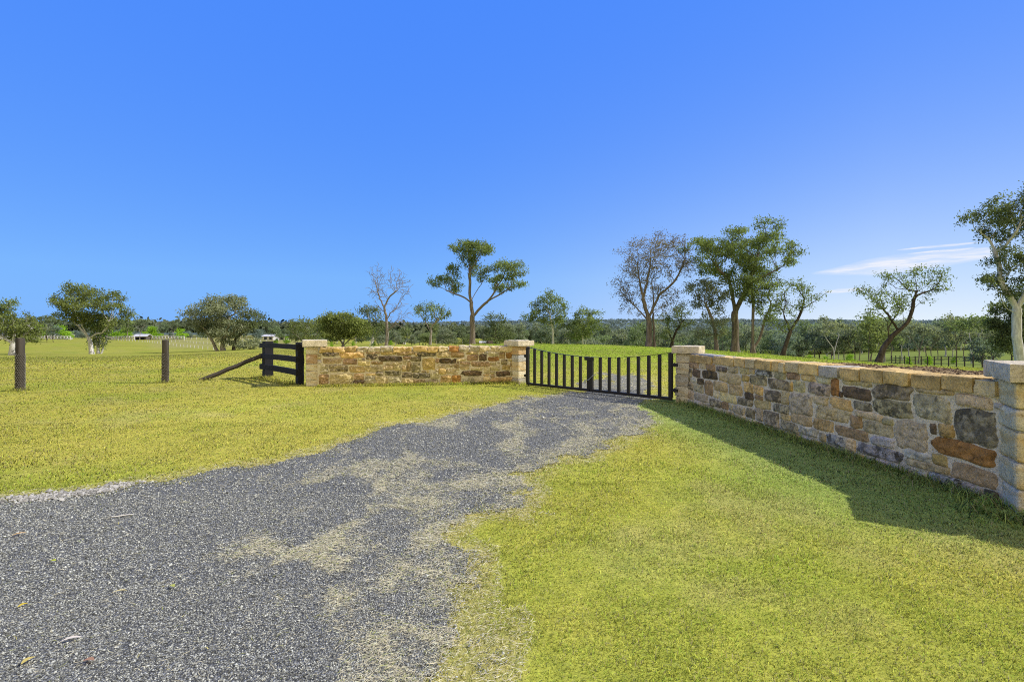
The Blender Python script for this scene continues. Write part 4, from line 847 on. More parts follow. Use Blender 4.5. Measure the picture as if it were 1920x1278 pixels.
hero('gum_tree', 'crooked dark sapling with a bare limb reaching right, in front of the hazy valley', 42, (1468, 664), [[(1468, 664), (1474, 645), (1481, 625), (1488, 610), (1497, 595), (1505, 575), (1507, 560)], [(1481, 626), (1474, 610), (1463, 598), (1455, 588)], [(1503, 580), (1518, 568), (1530, 558), (1540, 548)], [(1530, 558), (1538, 552), (1546, 546)]],
     [(1492, 530, 11, 7), (1506, 530, 11, 7), (1516, 538, 8, 7), (1500, 545, 13, 8), (1512, 555, 12, 8), (1526, 558, 6, 4), (1464, 552, 11, 8), (1455, 562, 10, 8), (1474, 562, 12, 8), (1490, 568, 11, 8), (1465, 580, 12, 7), (1484, 585, 12, 7), (1500, 572, 10, 8), (1452, 606, 12, 8), (1466, 612, 10, 6)], .16, 42, 'olive', 'dark', per=40, leaves=9, leaf=(.19, .08), spread=.19, leaf_keep=.8)
hero('leaning_tree', 'dark tree leaning strongly right with flat layered crown, behind the long wall', 30, (1648, 676), [[(1648, 676), (1655, 656), (1667, 638), (1680, 624), (1696, 612), (1706, 596), (1711, 575), (1716, 555), (1722, 545)], [(1668, 637), (1664, 620), (1668, 605), (1678, 590), (1684, 575)], [(1696, 612), (1708, 602), (1722, 595)], [(1680, 610), (1668, 596), (1658, 580)], [(1718, 553), (1738, 548), (1758, 540), (1770, 530)]],
     [(1680, 520, 13, 6), (1695, 514, 11, 5), (1712, 510, 13, 6), (1730, 508, 14, 6), (1725, 520, 18, 7), (1745, 516, 12, 8), (1760, 525, 9, 8), (1735, 534, 20, 8), (1758, 545, 10, 7), (1705, 530, 12, 6), (1632, 545, 13, 5), (1648, 540, 12, 5), (1660, 548, 14, 6), (1625, 555, 10, 5), (1645, 560, 16, 7), (1672, 562, 16, 8), (1655, 572, 16, 7), (1690, 575, 14, 7), (1702, 560, 12, 7), (1665, 585, 14, 5), (1612, 588, 8, 5), (1622, 595, 8, 6), (1715, 570, 12, 7), (1640, 580, 10, 6), (1735, 560, 10, 6)],
     .15, 43, 'olive', 'dark', per=66, leaves=11, leaf=(.15, .06), spread=.15, leaf_keep=.85, rmin=.009)
hero('white_gum', 'thick white-trunked gum with dark leaves at the right edge of the picture', 36, (1914, 700), [[(1914, 700), (1911, 665), (1906, 630), (1906, 600), (1906, 575)], [(1906, 578), (1895, 555), (1885, 535), (1880, 520), (1883, 500), (1878, 480), (1876, 460), (1868, 445), (1855, 432)], [(1907, 578), (1916, 550), (1924, 525), (1935, 500), (1945, 470)], [(1884, 520), (1895, 505), (1908, 492), (1920, 480)], [(1878, 470), (1882, 450), (1882, 435)]],
     [(1853, 381, 12, 6), (1862, 391, 13, 7), (1842, 398, 12, 5), (1848, 409, 13, 6), (1830, 397, 6, 4), (1868, 402, 14, 9), (1858, 420, 10, 6), (1880, 410, 14, 12), (1896, 382, 14, 8), (1910, 378, 12, 10), (1900, 405, 14, 12), (1912, 425, 12, 14), (1892, 430, 10, 10), (1868, 476, 10, 7), (1860, 490, 9, 6), (1898, 462, 12, 9), (1885, 480, 12, 9), (1908, 480, 12, 10), (1835, 527, 11, 8), (1875, 500, 12, 10), (1860, 520, 8, 6), (1885, 520, 12, 10), (1890, 545, 14, 12), (1872, 535, 9, 8), (1902, 440, 16, 12), (1915, 500, 16, 14), (1905, 530, 14, 12), (1888, 395, 14, 9), (1870, 430, 12, 9), (1915, 400, 14, 14), (1950, 420, 34, 30), (1955, 470, 34, 30), (1950, 520, 30, 26), (1935, 370, 14, 10)],
     .28, 44, 'dark', 'white', per=48, leaves=15, leaf=(.20, .085), spread=.2)
hero('gum_tree', 'shaded dark-leaved gum hanging low on the left of the thick white trunk', 40, (1930, 700), [[(1930, 700), (1925, 660), (1920, 630), (1912, 610)], [(1922, 640), (1905, 625), (1890, 618)]],
     [(1892, 560, 12, 10), (1880, 580, 14, 10), (1895, 590, 16, 12), (1872, 600, 12, 8), (1885, 612, 18, 10), (1900, 620, 18, 12), (1868, 612, 9, 6), (1890, 635, 16, 8), (1905, 650, 12, 8), (1880, 650, 14, 8), (1870, 630, 10, 8), (1898, 605, 14, 10), (1900, 575, 14, 10), (1912, 545, 12, 12), (1862, 640, 8, 6), (1935, 600, 22, 30)], .24, 45, 'dark', 'dark', per=60, leaves=17, leaf=(.22, .095), spread=.2)

# --- background kinds, each built once; every further one is a copy of the thing and its parts
def generic(name, seed, shape, R, leaves=19, leaf=(.58, .27), per=15, spread=.45, D=.75):
    r = np.random.default_rng(seed); H = 10.0; cl = []
    if shape == 'round':
        for k in range(11): a = r.uniform(0, 6.28); q = r.uniform(.2, 1); cl.append((2.9*q*math.cos(a), 2.9*q*math.sin(a), r.uniform(4.2, 8.6), r.uniform(1.1, 1.8), r.uniform(1.1, 1.8), r.uniform(.8, 1.2)))
        cl.append((0, 0, 9.0, 1.4, 1.4, .9)); limbs = [[(0, 0, 0), (.15, 0, 1.6), (0, .1, 3.4), (.1, 0, 5)], [(.05, 0, 2.2), (1.2, .4, 3.8), (1.8, .6, 5)], [(.05, 0, 2.6), (-1.2, -.3, 4), (-1.7, -.4, 5.2)]]
    elif shape == 'umbrella':
        for k in range(11): a = r.uniform(0, 6.28); q = r.uniform(.1, 1); cl.append((4.0*q*math.cos(a), 4.0*q*math.sin(a), 8.9-1.7*q*q+r.uniform(-.3, .3), r.uniform(1.2, 1.8), r.uniform(1.2, 1.8), r.uniform(.5, .8)))
        limbs = [[(0, 0, 0), (.2, 0, 2), (0, 0, 4.2)], [(.1, 0, 3), (1.3, .4, 5), (2.2, .8, 6.6)], [(.1, 0, 3.4), (-1.2, .2, 5.2), (-2.0, .5, 6.8)]]
    elif shape == 'tall':
        for k in range(12): z = r.uniform(3.6, 9.5); w = 2.0*(1-abs(z-6.4)/4.2)+.5; a = r.uniform(0, 6.28); cl.append((w*math.cos(a)*.8, w*math.sin(a)*.8, z, r.uniform(.8, 1.3), r.uniform(.8, 1.3), r.uniform(.6, 1.0)))
        limbs = [[(0, 0, 0), (.1, .1, 2.5), (-.1, 0, 5), (.1, 0, 7.5)], [(0, 0, 3), (.9, .3, 4.6), (1.3, .4, 6)]]
    elif shape == 'low':
        for k in range(14): a = r.uniform(0, 6.28); q = r.uniform(.2, 1); cl.append((3.6*q*math.cos(a), 3.6*q*math.sin(a), r.uniform(1.6, 8.2-2.2*q), r.uniform(1.2, 2), r.uniform(1.2, 2), r.uniform(.9, 1.4)))
        limbs = [[(0, 0, 0), (0, .1, 1.2), (.1, 0, 2.5)], [(0, 0, .6), (1.2, .3, 2.2), (2, .4, 3.4)], [(0, 0, .6), (-1.2, .3, 2.2), (-2, -.4, 3.6)]]
    else:      # bush, one metre scale up to ten
        for k in range(10): a = r.uniform(0, 6.28); q = r.uniform(.1, 1); cl.append((3.4*q*math.cos(a), 3.4*q*math.sin(a), r.uniform(1.5, 7.5-2*q), r.uniform(1.5, 2.4), r.uniform(1.5, 2.4), r.uniform(1.2, 2)))
        limbs = [[(0, 0, 0), (0, 0, 1.2)]]
    return tree_meshes(name, limbs, cl, R*.6, seed, D=D, per=per, leaves=leaves, leaf=leaf, spread=spread, rmin=.03, fan=0)
KIND = {}
for nm, seed, shp, R in (('round_a', 61, 'round', .24), ('round_b', 62, 'round', .2), ('umb_a', 63, 'umbrella', .22), ('umb_b', 64, 'umbrella', .2), ('tall_a', 65, 'tall', .17), ('tall_b', 66, 'tall', .18), ('low_a', 67, 'low', .2), ('low_b', 68, 'low', .22), ('bush_a', 69, 'bush', .2), ('bush_b', 70, 'bush', .2)):
    KIND[nm] = generic(nm, seed, shp, R)
VAR = {}
def bgtree(px, d, top, kind, leaf, bark, label, group=None, haze=0.0, wide=1.0, name='gum_tree', cat='tree', sink=0.0):
    key = (kind, leaf, bark, haze); x = (px-CX)/F*d; z = zf(x, d)-sink; h = max(.8, CAMH-(top-HZ)/F*d-z)
    if key not in VAR:
        tm, cm = KIND[kind]; tm = tm.copy(); cm = cm.copy(); tm.materials.clear(); cm.materials.clear(); tm.materials.append(BARK[bark]); cm.materials.append(leafmat(leaf, haze))
        proto = empty(name, (x, d, z)); p1 = link('trunk', tm, None, proto); p2 = link('crown', cm, None, proto); VAR[key] = (proto, [p1, p2]); o = proto
    else:
        p, ch = VAR[key]; o = p.copy(); COL.objects.link(o); o.name = name
        for k in list(o.keys()): del o[k]
        for c in ch: q = c.copy(); COL.objects.link(q); q.parent = o
    o.location = (x, d, z); s = h/9.9; o.scale = (s*wide, s*wide, s); o.rotation_euler = (0, 0, rnd.uniform(0, 6.28)); tag(o, label, cat, group); return o

# far left
bgtree(88, 165, 590, 'umb_a', 'dark', 'dark', 'dark flat-domed tree on the far left skyline between two nearer gums', haze=.12, wide=1.25)
bgtree(88, 132, 611, 'umb_b', 'grey', 'dark', 'left of two small grey round trees on a bare island in the far left field', haze=.05, wide=1.0)
bgtree(100, 132, 609, 'round_b', 'blue', 'dark', 'right of two small grey round trees on a bare island in the far left field', haze=.05, wide=1.0)
bgtree(240, 150, 583, 'tall_a', 'olive', 'grey', 'thin tufted gum rising just right of the twisted white gum', haze=.05, wide=.8)
bgtree(262, 170, 596, 'umb_b', 'dark', 'grey', 'dark umbrella-shaped tree on the skyline left of the middle netted post', haze=.12)
bgtree(325, 190, 601, 'umb_a', 'dark', 'grey', 'small dark flat-topped tree in front of the blue mountain', haze=.15)
for i, (px, d, tp) in enumerate(((68, 178, 599), (122, 180, 600), (206, 180, 606), (225, 183, 604), (282, 182, 602), (340, 186, 608))):
    bgtree(px, d, tp, 'bush_a' if i % 2 else 'bush_b', 'lime', 'dark', ['bright lime-green tree at the left beside the bronze tree', 'bright green tree between the grey island trees and the white gum', 'lime-green tree just right of the white gum crown', 'yellow-green tree above the left rail fence', 'large vivid green tree above the little open shed', 'bright green tree right of the middle netted post'][i], wide=1.3, name='leafy_tree', cat='tree')
def belt(x0, x1, n, dr, tr, kinds, leaves, label, group, haze, seed, wide=(.85, 1.3), bark=('grey', 'white', 'dark')):
    r = random.Random(seed)
    for i in range(n):
        px = x0+(x1-x0)*(i+r.uniform(.15, .85))/n; bgtree(px, r.uniform(*dr), r.uniform(*tr), r.choice(kinds), r.choice(leaves), r.choice(bark), label, group, haze, r.uniform(*wide))
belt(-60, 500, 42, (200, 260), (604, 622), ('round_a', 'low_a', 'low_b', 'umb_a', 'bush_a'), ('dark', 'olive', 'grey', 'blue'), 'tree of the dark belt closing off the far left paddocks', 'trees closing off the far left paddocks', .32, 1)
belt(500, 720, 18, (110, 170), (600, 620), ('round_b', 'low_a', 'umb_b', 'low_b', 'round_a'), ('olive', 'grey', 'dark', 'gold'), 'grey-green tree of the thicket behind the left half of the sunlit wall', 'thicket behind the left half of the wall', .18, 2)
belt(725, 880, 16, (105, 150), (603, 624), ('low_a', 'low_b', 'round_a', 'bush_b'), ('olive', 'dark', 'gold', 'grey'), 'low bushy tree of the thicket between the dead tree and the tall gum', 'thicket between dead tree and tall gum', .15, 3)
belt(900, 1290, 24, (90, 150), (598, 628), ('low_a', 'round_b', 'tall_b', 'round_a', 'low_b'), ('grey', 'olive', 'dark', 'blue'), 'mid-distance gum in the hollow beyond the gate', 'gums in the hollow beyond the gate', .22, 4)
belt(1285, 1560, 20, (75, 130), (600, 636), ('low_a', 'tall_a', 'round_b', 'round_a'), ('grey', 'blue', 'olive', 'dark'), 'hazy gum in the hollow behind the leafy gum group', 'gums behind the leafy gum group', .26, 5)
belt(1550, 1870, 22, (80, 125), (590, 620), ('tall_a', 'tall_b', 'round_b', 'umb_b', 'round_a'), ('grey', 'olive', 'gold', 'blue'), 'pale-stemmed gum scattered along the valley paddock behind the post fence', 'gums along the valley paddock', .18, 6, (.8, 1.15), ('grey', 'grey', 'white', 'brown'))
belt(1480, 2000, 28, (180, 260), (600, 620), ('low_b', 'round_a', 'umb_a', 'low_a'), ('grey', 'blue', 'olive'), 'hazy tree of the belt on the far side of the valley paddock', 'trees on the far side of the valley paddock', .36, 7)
for i, (px, d, tp, kd, lf, lab) in enumerate(((1722, 88, 604, 'round_b', 'blue', 'round hazy grey gum in the valley right of the leaning tree'), (1792, 92, 590, 'tall_b', 'grey', 'tall pale gum in the valley, midway from leaning tree to white trunk'), (1822, 80, 588, 'umb_b', 'olive', 'tall spreading gum in the valley just left of the dark hanging leaves'), (1842, 75, 622, 'low_a', 'blue', 'dark bushy tree in the valley above the near pillar'), (1563, 85, 600, 'umb_a', 'grey', 'broad grey gum in the valley left of the leaning tree'), (1630, 70, 588, 'tall_a', 'gold', 'slim yellowish gum directly behind the leaning tree'))):
    bgtree(px, d, tp, kd, lf, 'white' if i % 2 == 0 else 'brown', lab, haze=.10)
# bright young bushes
for i, (px, d, tp, lf, lab) in enumerate(((1594, 60, 654, 'lime', 'bright lime bush left of the leaning tree trunk'), (1742, 72, 660, 'lime', 'bright yellow-green bush beside the valley post fence'), (1703, 72, 663, 'lime', 'small lime bush near the start of the valley post fence'), (1788, 78, 664, 'lime', 'lime bush by the pale gum in the valley paddock'), (1516, 52, 659, 'lime', 'low yellow bush at the grass edge right of the crooked sapling'), (1548, 54, 661, 'lime', 'small yellow bush midway from sapling to leaning tree'),
                                    (732, 62, 634, 'lime', 'fresh green bush at the foot of the dead tree'), (700, 70, 637, 'lime', 'small light green bush left of the dead tree'), (662, 72, 636, 'lime', 'light green bush under the broad olive tree'), (622, 72, 637, 'lime', 'light green bush just right of the fence pillar'), (536, 120, 625, 'lime', 'light green bush above the black fence rail'), (516, 128, 630, 'lime', 'tiny green bush above the left part of the black fence'), (793, 100, 640, 'olive', 'low green shrub along the wall top left of the tall gum'), (838, 95, 640, 'olive', 'low grey shrub along the wall top under the umbrella gum'))):
    bgtree(px, d, tp, 'bush_a' if i % 2 else 'bush_b', lf, 'dark', lab, wide=.8, name='shrub', cat='shrub')

# far woodland that reads as one mass
def forest():
    r = np.random.default_rng(77); N = 30000
    a = np.arctan((r.uniform(-330, 2250, N)-CX)/F); rr = np.exp(r.uniform(math.log(255), math.log(4600), N)); x = np.sin(a)*rr; y = np.cos(a)*rr; px = CX+F*x/y
    ok = fbm(x*.006, y*.006, 4.0, 3) > -.32+.15*(rr < 420); ok &= ~((px > 1620) & (px < 1960) & (y < 215)); ok &= ~((px < 700) & (y < 275)); ok |= rr > 900
    x, y, rr = x[ok], y[ok], rr[ok]; z = Z(x, y); n = len(x); q = np.where(rr < 700, 34, np.where(rr < 1500, 18, 9)).astype(int)
    h = r.uniform(6, 12, n)*np.where(rr > 1500, 1.25, 1.0); w = h*r.uniform(.35, .55, n)
    I = np.repeat(np.arange(n), q); m = len(I); d = r.normal(0, 1, (m, 3)); d /= np.linalg.norm(d, axis=1)[:, None]; d[:, 2] = np.where(d[:, 2] < -.2, d[:, 2]*-.6, d[:, 2])
    rad = r.uniform(.55, 1.05, (m, 1)); C = np.stack([x[I], y[I], z[I]+h[I]*.55], 1)+d*rad*np.stack([w[I], w[I], h[I]*.45], 1)
    s = (w[I]/np.sqrt(q[I])*1.25*r.uniform(.6, 1.3, m))[:, None]
    nn = d+r.normal(0, .5, (m, 3)); nn /= np.linalg.norm(nn, axis=1)[:, None]; t = np.cross(nn, r.normal(0, 1, (m, 3))); t /= np.linalg.norm(t, axis=1)[:, None]; b = np.cross(nn, t)
    V = np.stack([C-t*s*1.2, C-b*s*.7, C+t*s*1.2, C+b*s*.7], 1).reshape(-1, 3)
    me = np_mesh('forest', V, np.full(m, 4), np.arange(4*m), False)
    cA = np.array([.060, .080, .036]); cB = np.array([.16, .18, .085]); f = np.clip(fbm(x*.03, y*.03, 2.0, 3)*.6+.45+r.normal(0, .15, n), 0, 1)
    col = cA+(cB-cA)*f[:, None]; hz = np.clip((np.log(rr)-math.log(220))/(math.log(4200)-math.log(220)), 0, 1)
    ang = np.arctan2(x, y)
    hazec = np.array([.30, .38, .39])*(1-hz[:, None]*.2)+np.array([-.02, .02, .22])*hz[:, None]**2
    col = col*(1-.82*hz[:, None]**1.1)+hazec*(.82*hz[:, None]**1.1)  # aerial haze tinted into each crown's colour by distance
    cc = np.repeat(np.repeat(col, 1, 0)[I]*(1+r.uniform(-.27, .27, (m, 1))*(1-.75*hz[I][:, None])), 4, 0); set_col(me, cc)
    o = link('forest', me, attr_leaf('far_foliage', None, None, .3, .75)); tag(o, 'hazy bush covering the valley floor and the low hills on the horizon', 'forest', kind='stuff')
forest()

# ------------------------------------------------------------------ far fences, shed, houses
def fence_line(name, label, pts, n, ph, pw, mat, rails=(), railr=.02, group=None):
    P = np.array([((px-CX)/F*d, d) for px, d in pts]); seg = np.concatenate([[0], np.cumsum(np.linalg.norm(np.diff(P, axis=0), axis=1))]); t = np.linspace(0, seg[-1], n)
    xs = np.interp(t, seg, P[:, 0]); ys = np.interp(t, seg, P[:, 1]); zs = Z(xs, ys); c = (xs.mean(), ys.mean(), zs.mean())
    root = empty(name, c); tag(root, label, 'fence', group); first = None
    for k in range(n):
        if first is None:
            mb = MB(); mb.box((0, 0, ph/2-.1), (pw, pw, ph+.2), None, pw*.1); first = mb.build('post', mat, root); o = first
        else: o = first.copy(); COL.objects.link(o); o.parent = root
        o.location = (xs[k]-c[0], ys[k]-c[1], zs[k]-c[2])
    for h in rails:
        mb = MB(); mb.tube([(xs[k]-c[0], ys[k]-c[1]-pw/2-railr, zs[k]-c[2]+h) for k in range(n)], railr, 4); mb.build('rail' if railr > .03 else 'wire', mat if railr > .03 else M_WIRE, root)
    return root
fence_line('post_fence', 'line of dark fence posts along the valley paddock behind the near pillar', [(1672, 74), (1700, 68), (1752, 60), (1800, 54), (1858, 48), (1935, 44)], 18, 1.6, .095, plain_mat('dark_post', (.06, .05, .042), .85), (.4, .8, 1.15), .012)
fence_line('rail_fence', 'white rail fence right of the twisted white gum', [(198, 168), (252, 168)], 12, 1.35, .28, M_WHITE, (.45, .85, 1.25), .09)
fence_line('rail_fence', 'white rail fence between the bronze tree and the grey island trees', [(52, 172), (132, 172)], 14, 1.35, .3, M_WHITE, (.45, .85, 1.25), .09)
fence_line('rail_fence', 'white rail fence between the open shed and the middle netted post', [(280, 178), (345, 178)], 12, 1.35, .3, M_WHITE, (.45, .85, 1.25), .09)
fence_line('rail_fence', 'white rail fence at the far left edge', [(-40, 172), (18, 172)], 9, 1.35, .3, M_WHITE, (.45, .85, 1.25), .09)
fence_line('post_fence', 'white-posted wire fence curving down past the middle netted post toward the grey trees', [(222, 158), (270, 138), (300, 122), (340, 106), (376, 92), (400, 86)], 30, .55, .085, M_WHITE, (1.1,), .012)
fence_line('post_fence', 'upper white-posted wire fence across the dry paddock behind the grey trees', [(300, 150), (345, 138), (395, 120), (440, 108), (480, 100)], 24, .6, .085, M_WHITE, (1.05,), .012)
fence_line('post_fence', 'distant white-posted fence on the far edge of the dry paddock', [(330, 190), (390, 180), (450, 168), (500, 160)], 18, .9, .14, M_WHITE, (1.05,), .012)
def house(name, label, px, d, w, dep, h, rise, wallm, roofm, rz=0.0, open_front=False, windows=2):
    x = (px-CX)/F*d; z = zf(x, d); root = empty(name, (x, d, z), rz); tag(root, label, 'building')
    mb = MB(); t = .12
    if open_front:
        mb.box((0, dep/2-t/2, h/2), (w, t, h)); mb.box((-w/2+t/2, -.1, h/2), (t, dep-t-.2, h)); mb.box((w/2-t/2, -.1, h/2), (t, dep-t-.2, h)); mb.build('wall', wallm, root)
        for k in range(3): pb = MB(); pb.box((-w/2+.3+k*(w-.6)/2, -dep/2+.05, h/2), (.16, .16, h)); pb.build('post', wallm, root)
    else:
        mb.box((0, 0, h/2), (w, dep, h)); mb.build('wall', wallm, root)
        for k in range(windows):
            wb = MB(); wb.box((-w/2+w*(k+.5)/windows, -dep/2-.02, h*.55), (1.2, .06, 1.1)); wb.build('window', plain_mat('window_glass', (.03, .04, .05), .1), root)
    o = .5; rb = MB(); V = [(-w/2-o, -dep/2-o, h), (w/2+o, -dep/2-o, h), (w/2+o, dep/2+o, h), (-w/2-o, dep/2+o, h), (-w/2-o, 0, h+rise), (w/2+o, 0, h+rise)]
    V2 = [(a, b, c+.14) for a, b, c in V]; fs = [(0, 1, 5, 4), (2, 3, 4, 5)]; fs2 = [tuple(k+6 for k in f) for f in fs]
    side = [(0, 1, 7, 6), (2, 3, 9, 8), (0, 4, 10, 6), (4, 3, 9, 10), (1, 5, 11, 7), (5, 2, 8, 11)]
    rb.add(V+V2, [f[::-1] for f in fs]+fs2+side); rb.build('roof', roofm, root); return root
house('open_shed', 'small open shed with a pale tin roof beyond the left paddock', 268, 176, 3.6, 3.6, 1.25, .8, M_WALLS, M_TIN, .2, True)
house('house', 'pale farmhouse glimpsed through trees above the black fence', 508, 200, 4.5, 4, 1.4, .8, M_TIN, M_TIN, -.1)
house('house', 'second pale roof glimpsed right of the farmhouse above the black fence', 530, 205, 4, 4, 1.6, .7, M_TIN, M_TIN, .3, False, 1)
house('farm_shed', 'little white shed glimpsed right of the dead tree foot', 752, 150, 2.6, 2.5, 1.0, .4, M_WHITE, M_TIN, .1, False, 1)
house('farm_shed', 'long low pale shed far behind the tall gum trunk', 908, 230, 4, 3, 1.4, .7, M_WHITE, M_TIN, .1, False, 1)
house('house', 'white house half hidden behind the grey island trees on the far left', 116, 190, 5, 4, 1.5, .5, M_WHITE, M_TIN, .1, False, 3)
house('house', 'white house at the left edge behind the bronze tree', 4, 190, 4, 4, 1.5, .5, M_WHITE, M_TIN, -.1, False, 2)
def stump(px, d, w, h):
    x = (px-CX)/F*d; mb = MB(); k = 14; r = np.random.default_rng(5); a = np.linspace(0, 6.28, k, endpoint=False); V = []; fs = []; rr = w/2*(1+.15*r.normal(0, 1, k))
    for j, (zz, s) in enumerate(((-.2, 1.25), (0, 1.15), (h*.3, 1.0), (h, .95))): V += [(rr[i]*s*math.cos(a[i]), rr[i]*s*math.sin(a[i]), zz+(r.normal(0, .06) if j == 3 else 0)) for i in range(k)]
    for j in range(3):
        for i in range(k): fs.append((j*k+i, j*k+(i+1) % k, (j+1)*k+(i+1) % k, (j+1)*k+i))
    fs.append([3*k+i for i in range(k)]); mb.add(V, fs); o = mb.build('tree_stump', BARK['dark'], None, True); o.location = (x, d, zf(x, d)); tag(o, 'dark sawn stump in the grass left of the gate pillar', 'stump')
stump(918, 66, .85, .62)

# ------------------------------------------------------------------ turf, gravel, clippings
def walls_clear(x, y):
    k = np.ones(len(x), bool)
    for (P0, P1, t) in (((3.70, 10.08), (4.47, 4.40), .36), ((-5.22, 12.98), (.14, 13.73), .36)):
        P0 = np.array(P0); P1 = np.array(P1); L = np.linalg.norm(P1-P0); w = (P1-P0)/L; n = np.array([-w[1], w[0]])
        if np.dot(n, P0) < 0: n = -n
        u = (x-P0[0])*w[0]+(y-P0[1])*w[1]; v = (x-P0[0])*n[0]+(y-P0[1])*n[1]; k &= ~((u > -.1) & (u < L+.1) & (v > .02) & (v < t))
    return k
def turf():
    r = np.random.default_rng(5); Xs, Ys, Ws, Hs = [], [], [], []
    bands = [(1.5, 3.0, 9500, .0034, .036), (3.0, 5.0, 5200, .0046, .038), (5.0, 8.0, 2300, .0068, .042), (8.0, 13.0, 1000, .0105, .038), (13.0, 22.0, 300, .018, .046), (22.0, 48.0, 66, .034, .070)]
    for d0, d1, dens, bw, bh in bands:
        xm = d1*1.16+(1.9 if d1 < 9 else 3.5); area = (d1-d0)*2*xm; n = int(area*dens); y = r.uniform(d0, d1, n); x = r.uniform(-xm, xm, n); k = np.abs(x) < y*1.16+(1.9 if d1 < 9 else 3.5); x, y = x[k], y[k]
        df = drive_field(x, y); inside = np.clip(df/.16, 0, 1)
        inside = np.clip((df+r.normal(0, .05, len(x)))/.22, 0, 1); keep = r.uniform(0, 1, len(x)) > inside**.5*.995
        keep &= walls_clear(x, y); keep &= soil_in(x, np.maximum(y, .5)) == 0 if d1 > 8 else True
        x, y = x[keep], y[keep]
        cl = .75+.5*fbm(x*3, y*3, 1.0, 3); Xs.append(x); Ys.append(y); Ws.append(np.full(len(x), bw)); Hs.append(bh*cl)
    # longer tufts along wall foot, posts and fence
    def tufts(n, fx, hmin, hmax, bw):
        p = np.array([fx() for _ in range(n)]); Xs.append(p[:, 0]); Ys.append(p[:, 1]); Ws.append(np.full(n, bw)); Hs.append(r.uniform(hmin, hmax, n))
    def along(P0, P1, off, sp):
        P0 = np.array(P0); P1 = np.array(P1); w = (P1-P0)/np.linalg.norm(P1-P0); nn = np.array([w[1], -w[0]]); nn = nn if np.dot(nn, -P0) > 0 else -nn
        return lambda: P0+(P1-P0)*r.uniform()+nn*(off+abs(r.normal(0, sp)))
    tufts(5200, along((3.72, 10.0), (4.47, 4.45), .035, .16), .05, .13, .005); tufts(3800, along((-5.2, 12.98), (.1, 13.72), .05, .12), .05, .12, .010)
    tufts(700, along((-7.9, 15.5), (-5.86, 13.4), .05, .2), .06, .17, .012)
    for cx, cy, n in ((-12.25, 12.05, 260), (-9.96, 13.9, 240), (-7.8, 15.4, 320), (-9.4, 14.6, 160), (3.62, 9.95, 160), (.2, 13.3, 200), (4.2, 4.15, 500)):
        tufts(n, lambda: np.array([cx, cy])+np.array([math.cos(q := r.uniform(0, 6.28)), math.sin(q)])*(.12+abs(r.normal(0, .12))), .06, .15, .007)
    x = np.concatenate(Xs); y = np.concatenate(Ys); w = np.concatenate(Ws); h = np.concatenate(Hs)*r.uniform(.5, 1.35, len(x)); n = len(x)
    z = Z(x, y); a = r.uniform(0, 6.28, n); lean = r.uniform(.3, 1.25, n); dx, dy = np.cos(a), np.sin(a); f = r.uniform(0, 6.28, n); wx, wy = np.cos(f)*w/2, np.sin(f)*w/2
    B = np.stack([x, y, z-.004], 1); Wv = np.stack([wx, wy, 0*wx], 1); M = B+np.stack([dx*h*lean*.35, dy*h*lean*.35, h*.55], 1); T = B+np.stack([dx*h*lean*1.05, dy*h*lean*1.05, h*(.95-.28*lean)], 1)
    V = np.stack([B-Wv, B+Wv, M+Wv*.8, M-Wv*.8, T], 1).reshape(-1, 3); o = np.arange(n)*5
    idx = np.stack([o, o+1, o+2, o+3, o+3, o+2, o+4], 1).ravel(); cnt = np.tile([4, 3], n)
    me = np_mesh('grass', V, cnt, idx, True)
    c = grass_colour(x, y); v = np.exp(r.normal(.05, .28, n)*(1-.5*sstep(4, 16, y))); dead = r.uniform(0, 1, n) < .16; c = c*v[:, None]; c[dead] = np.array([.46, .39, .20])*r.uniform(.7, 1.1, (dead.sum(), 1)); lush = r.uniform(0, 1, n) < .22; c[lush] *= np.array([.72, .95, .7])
    cc = np.repeat(c[:, None, :], 5, 1); kf = sstep(4, 16, y)[:, None, None]; cc[:, 0:2] *= .60+.28*kf; cc[:, 4:5] *= 1.35-.25*kf; set_col(me, cc.reshape(-1, 3))  # shade between blades painted into their bases, highlights into the tips
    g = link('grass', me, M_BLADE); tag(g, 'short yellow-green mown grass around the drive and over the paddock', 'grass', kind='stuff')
turf()
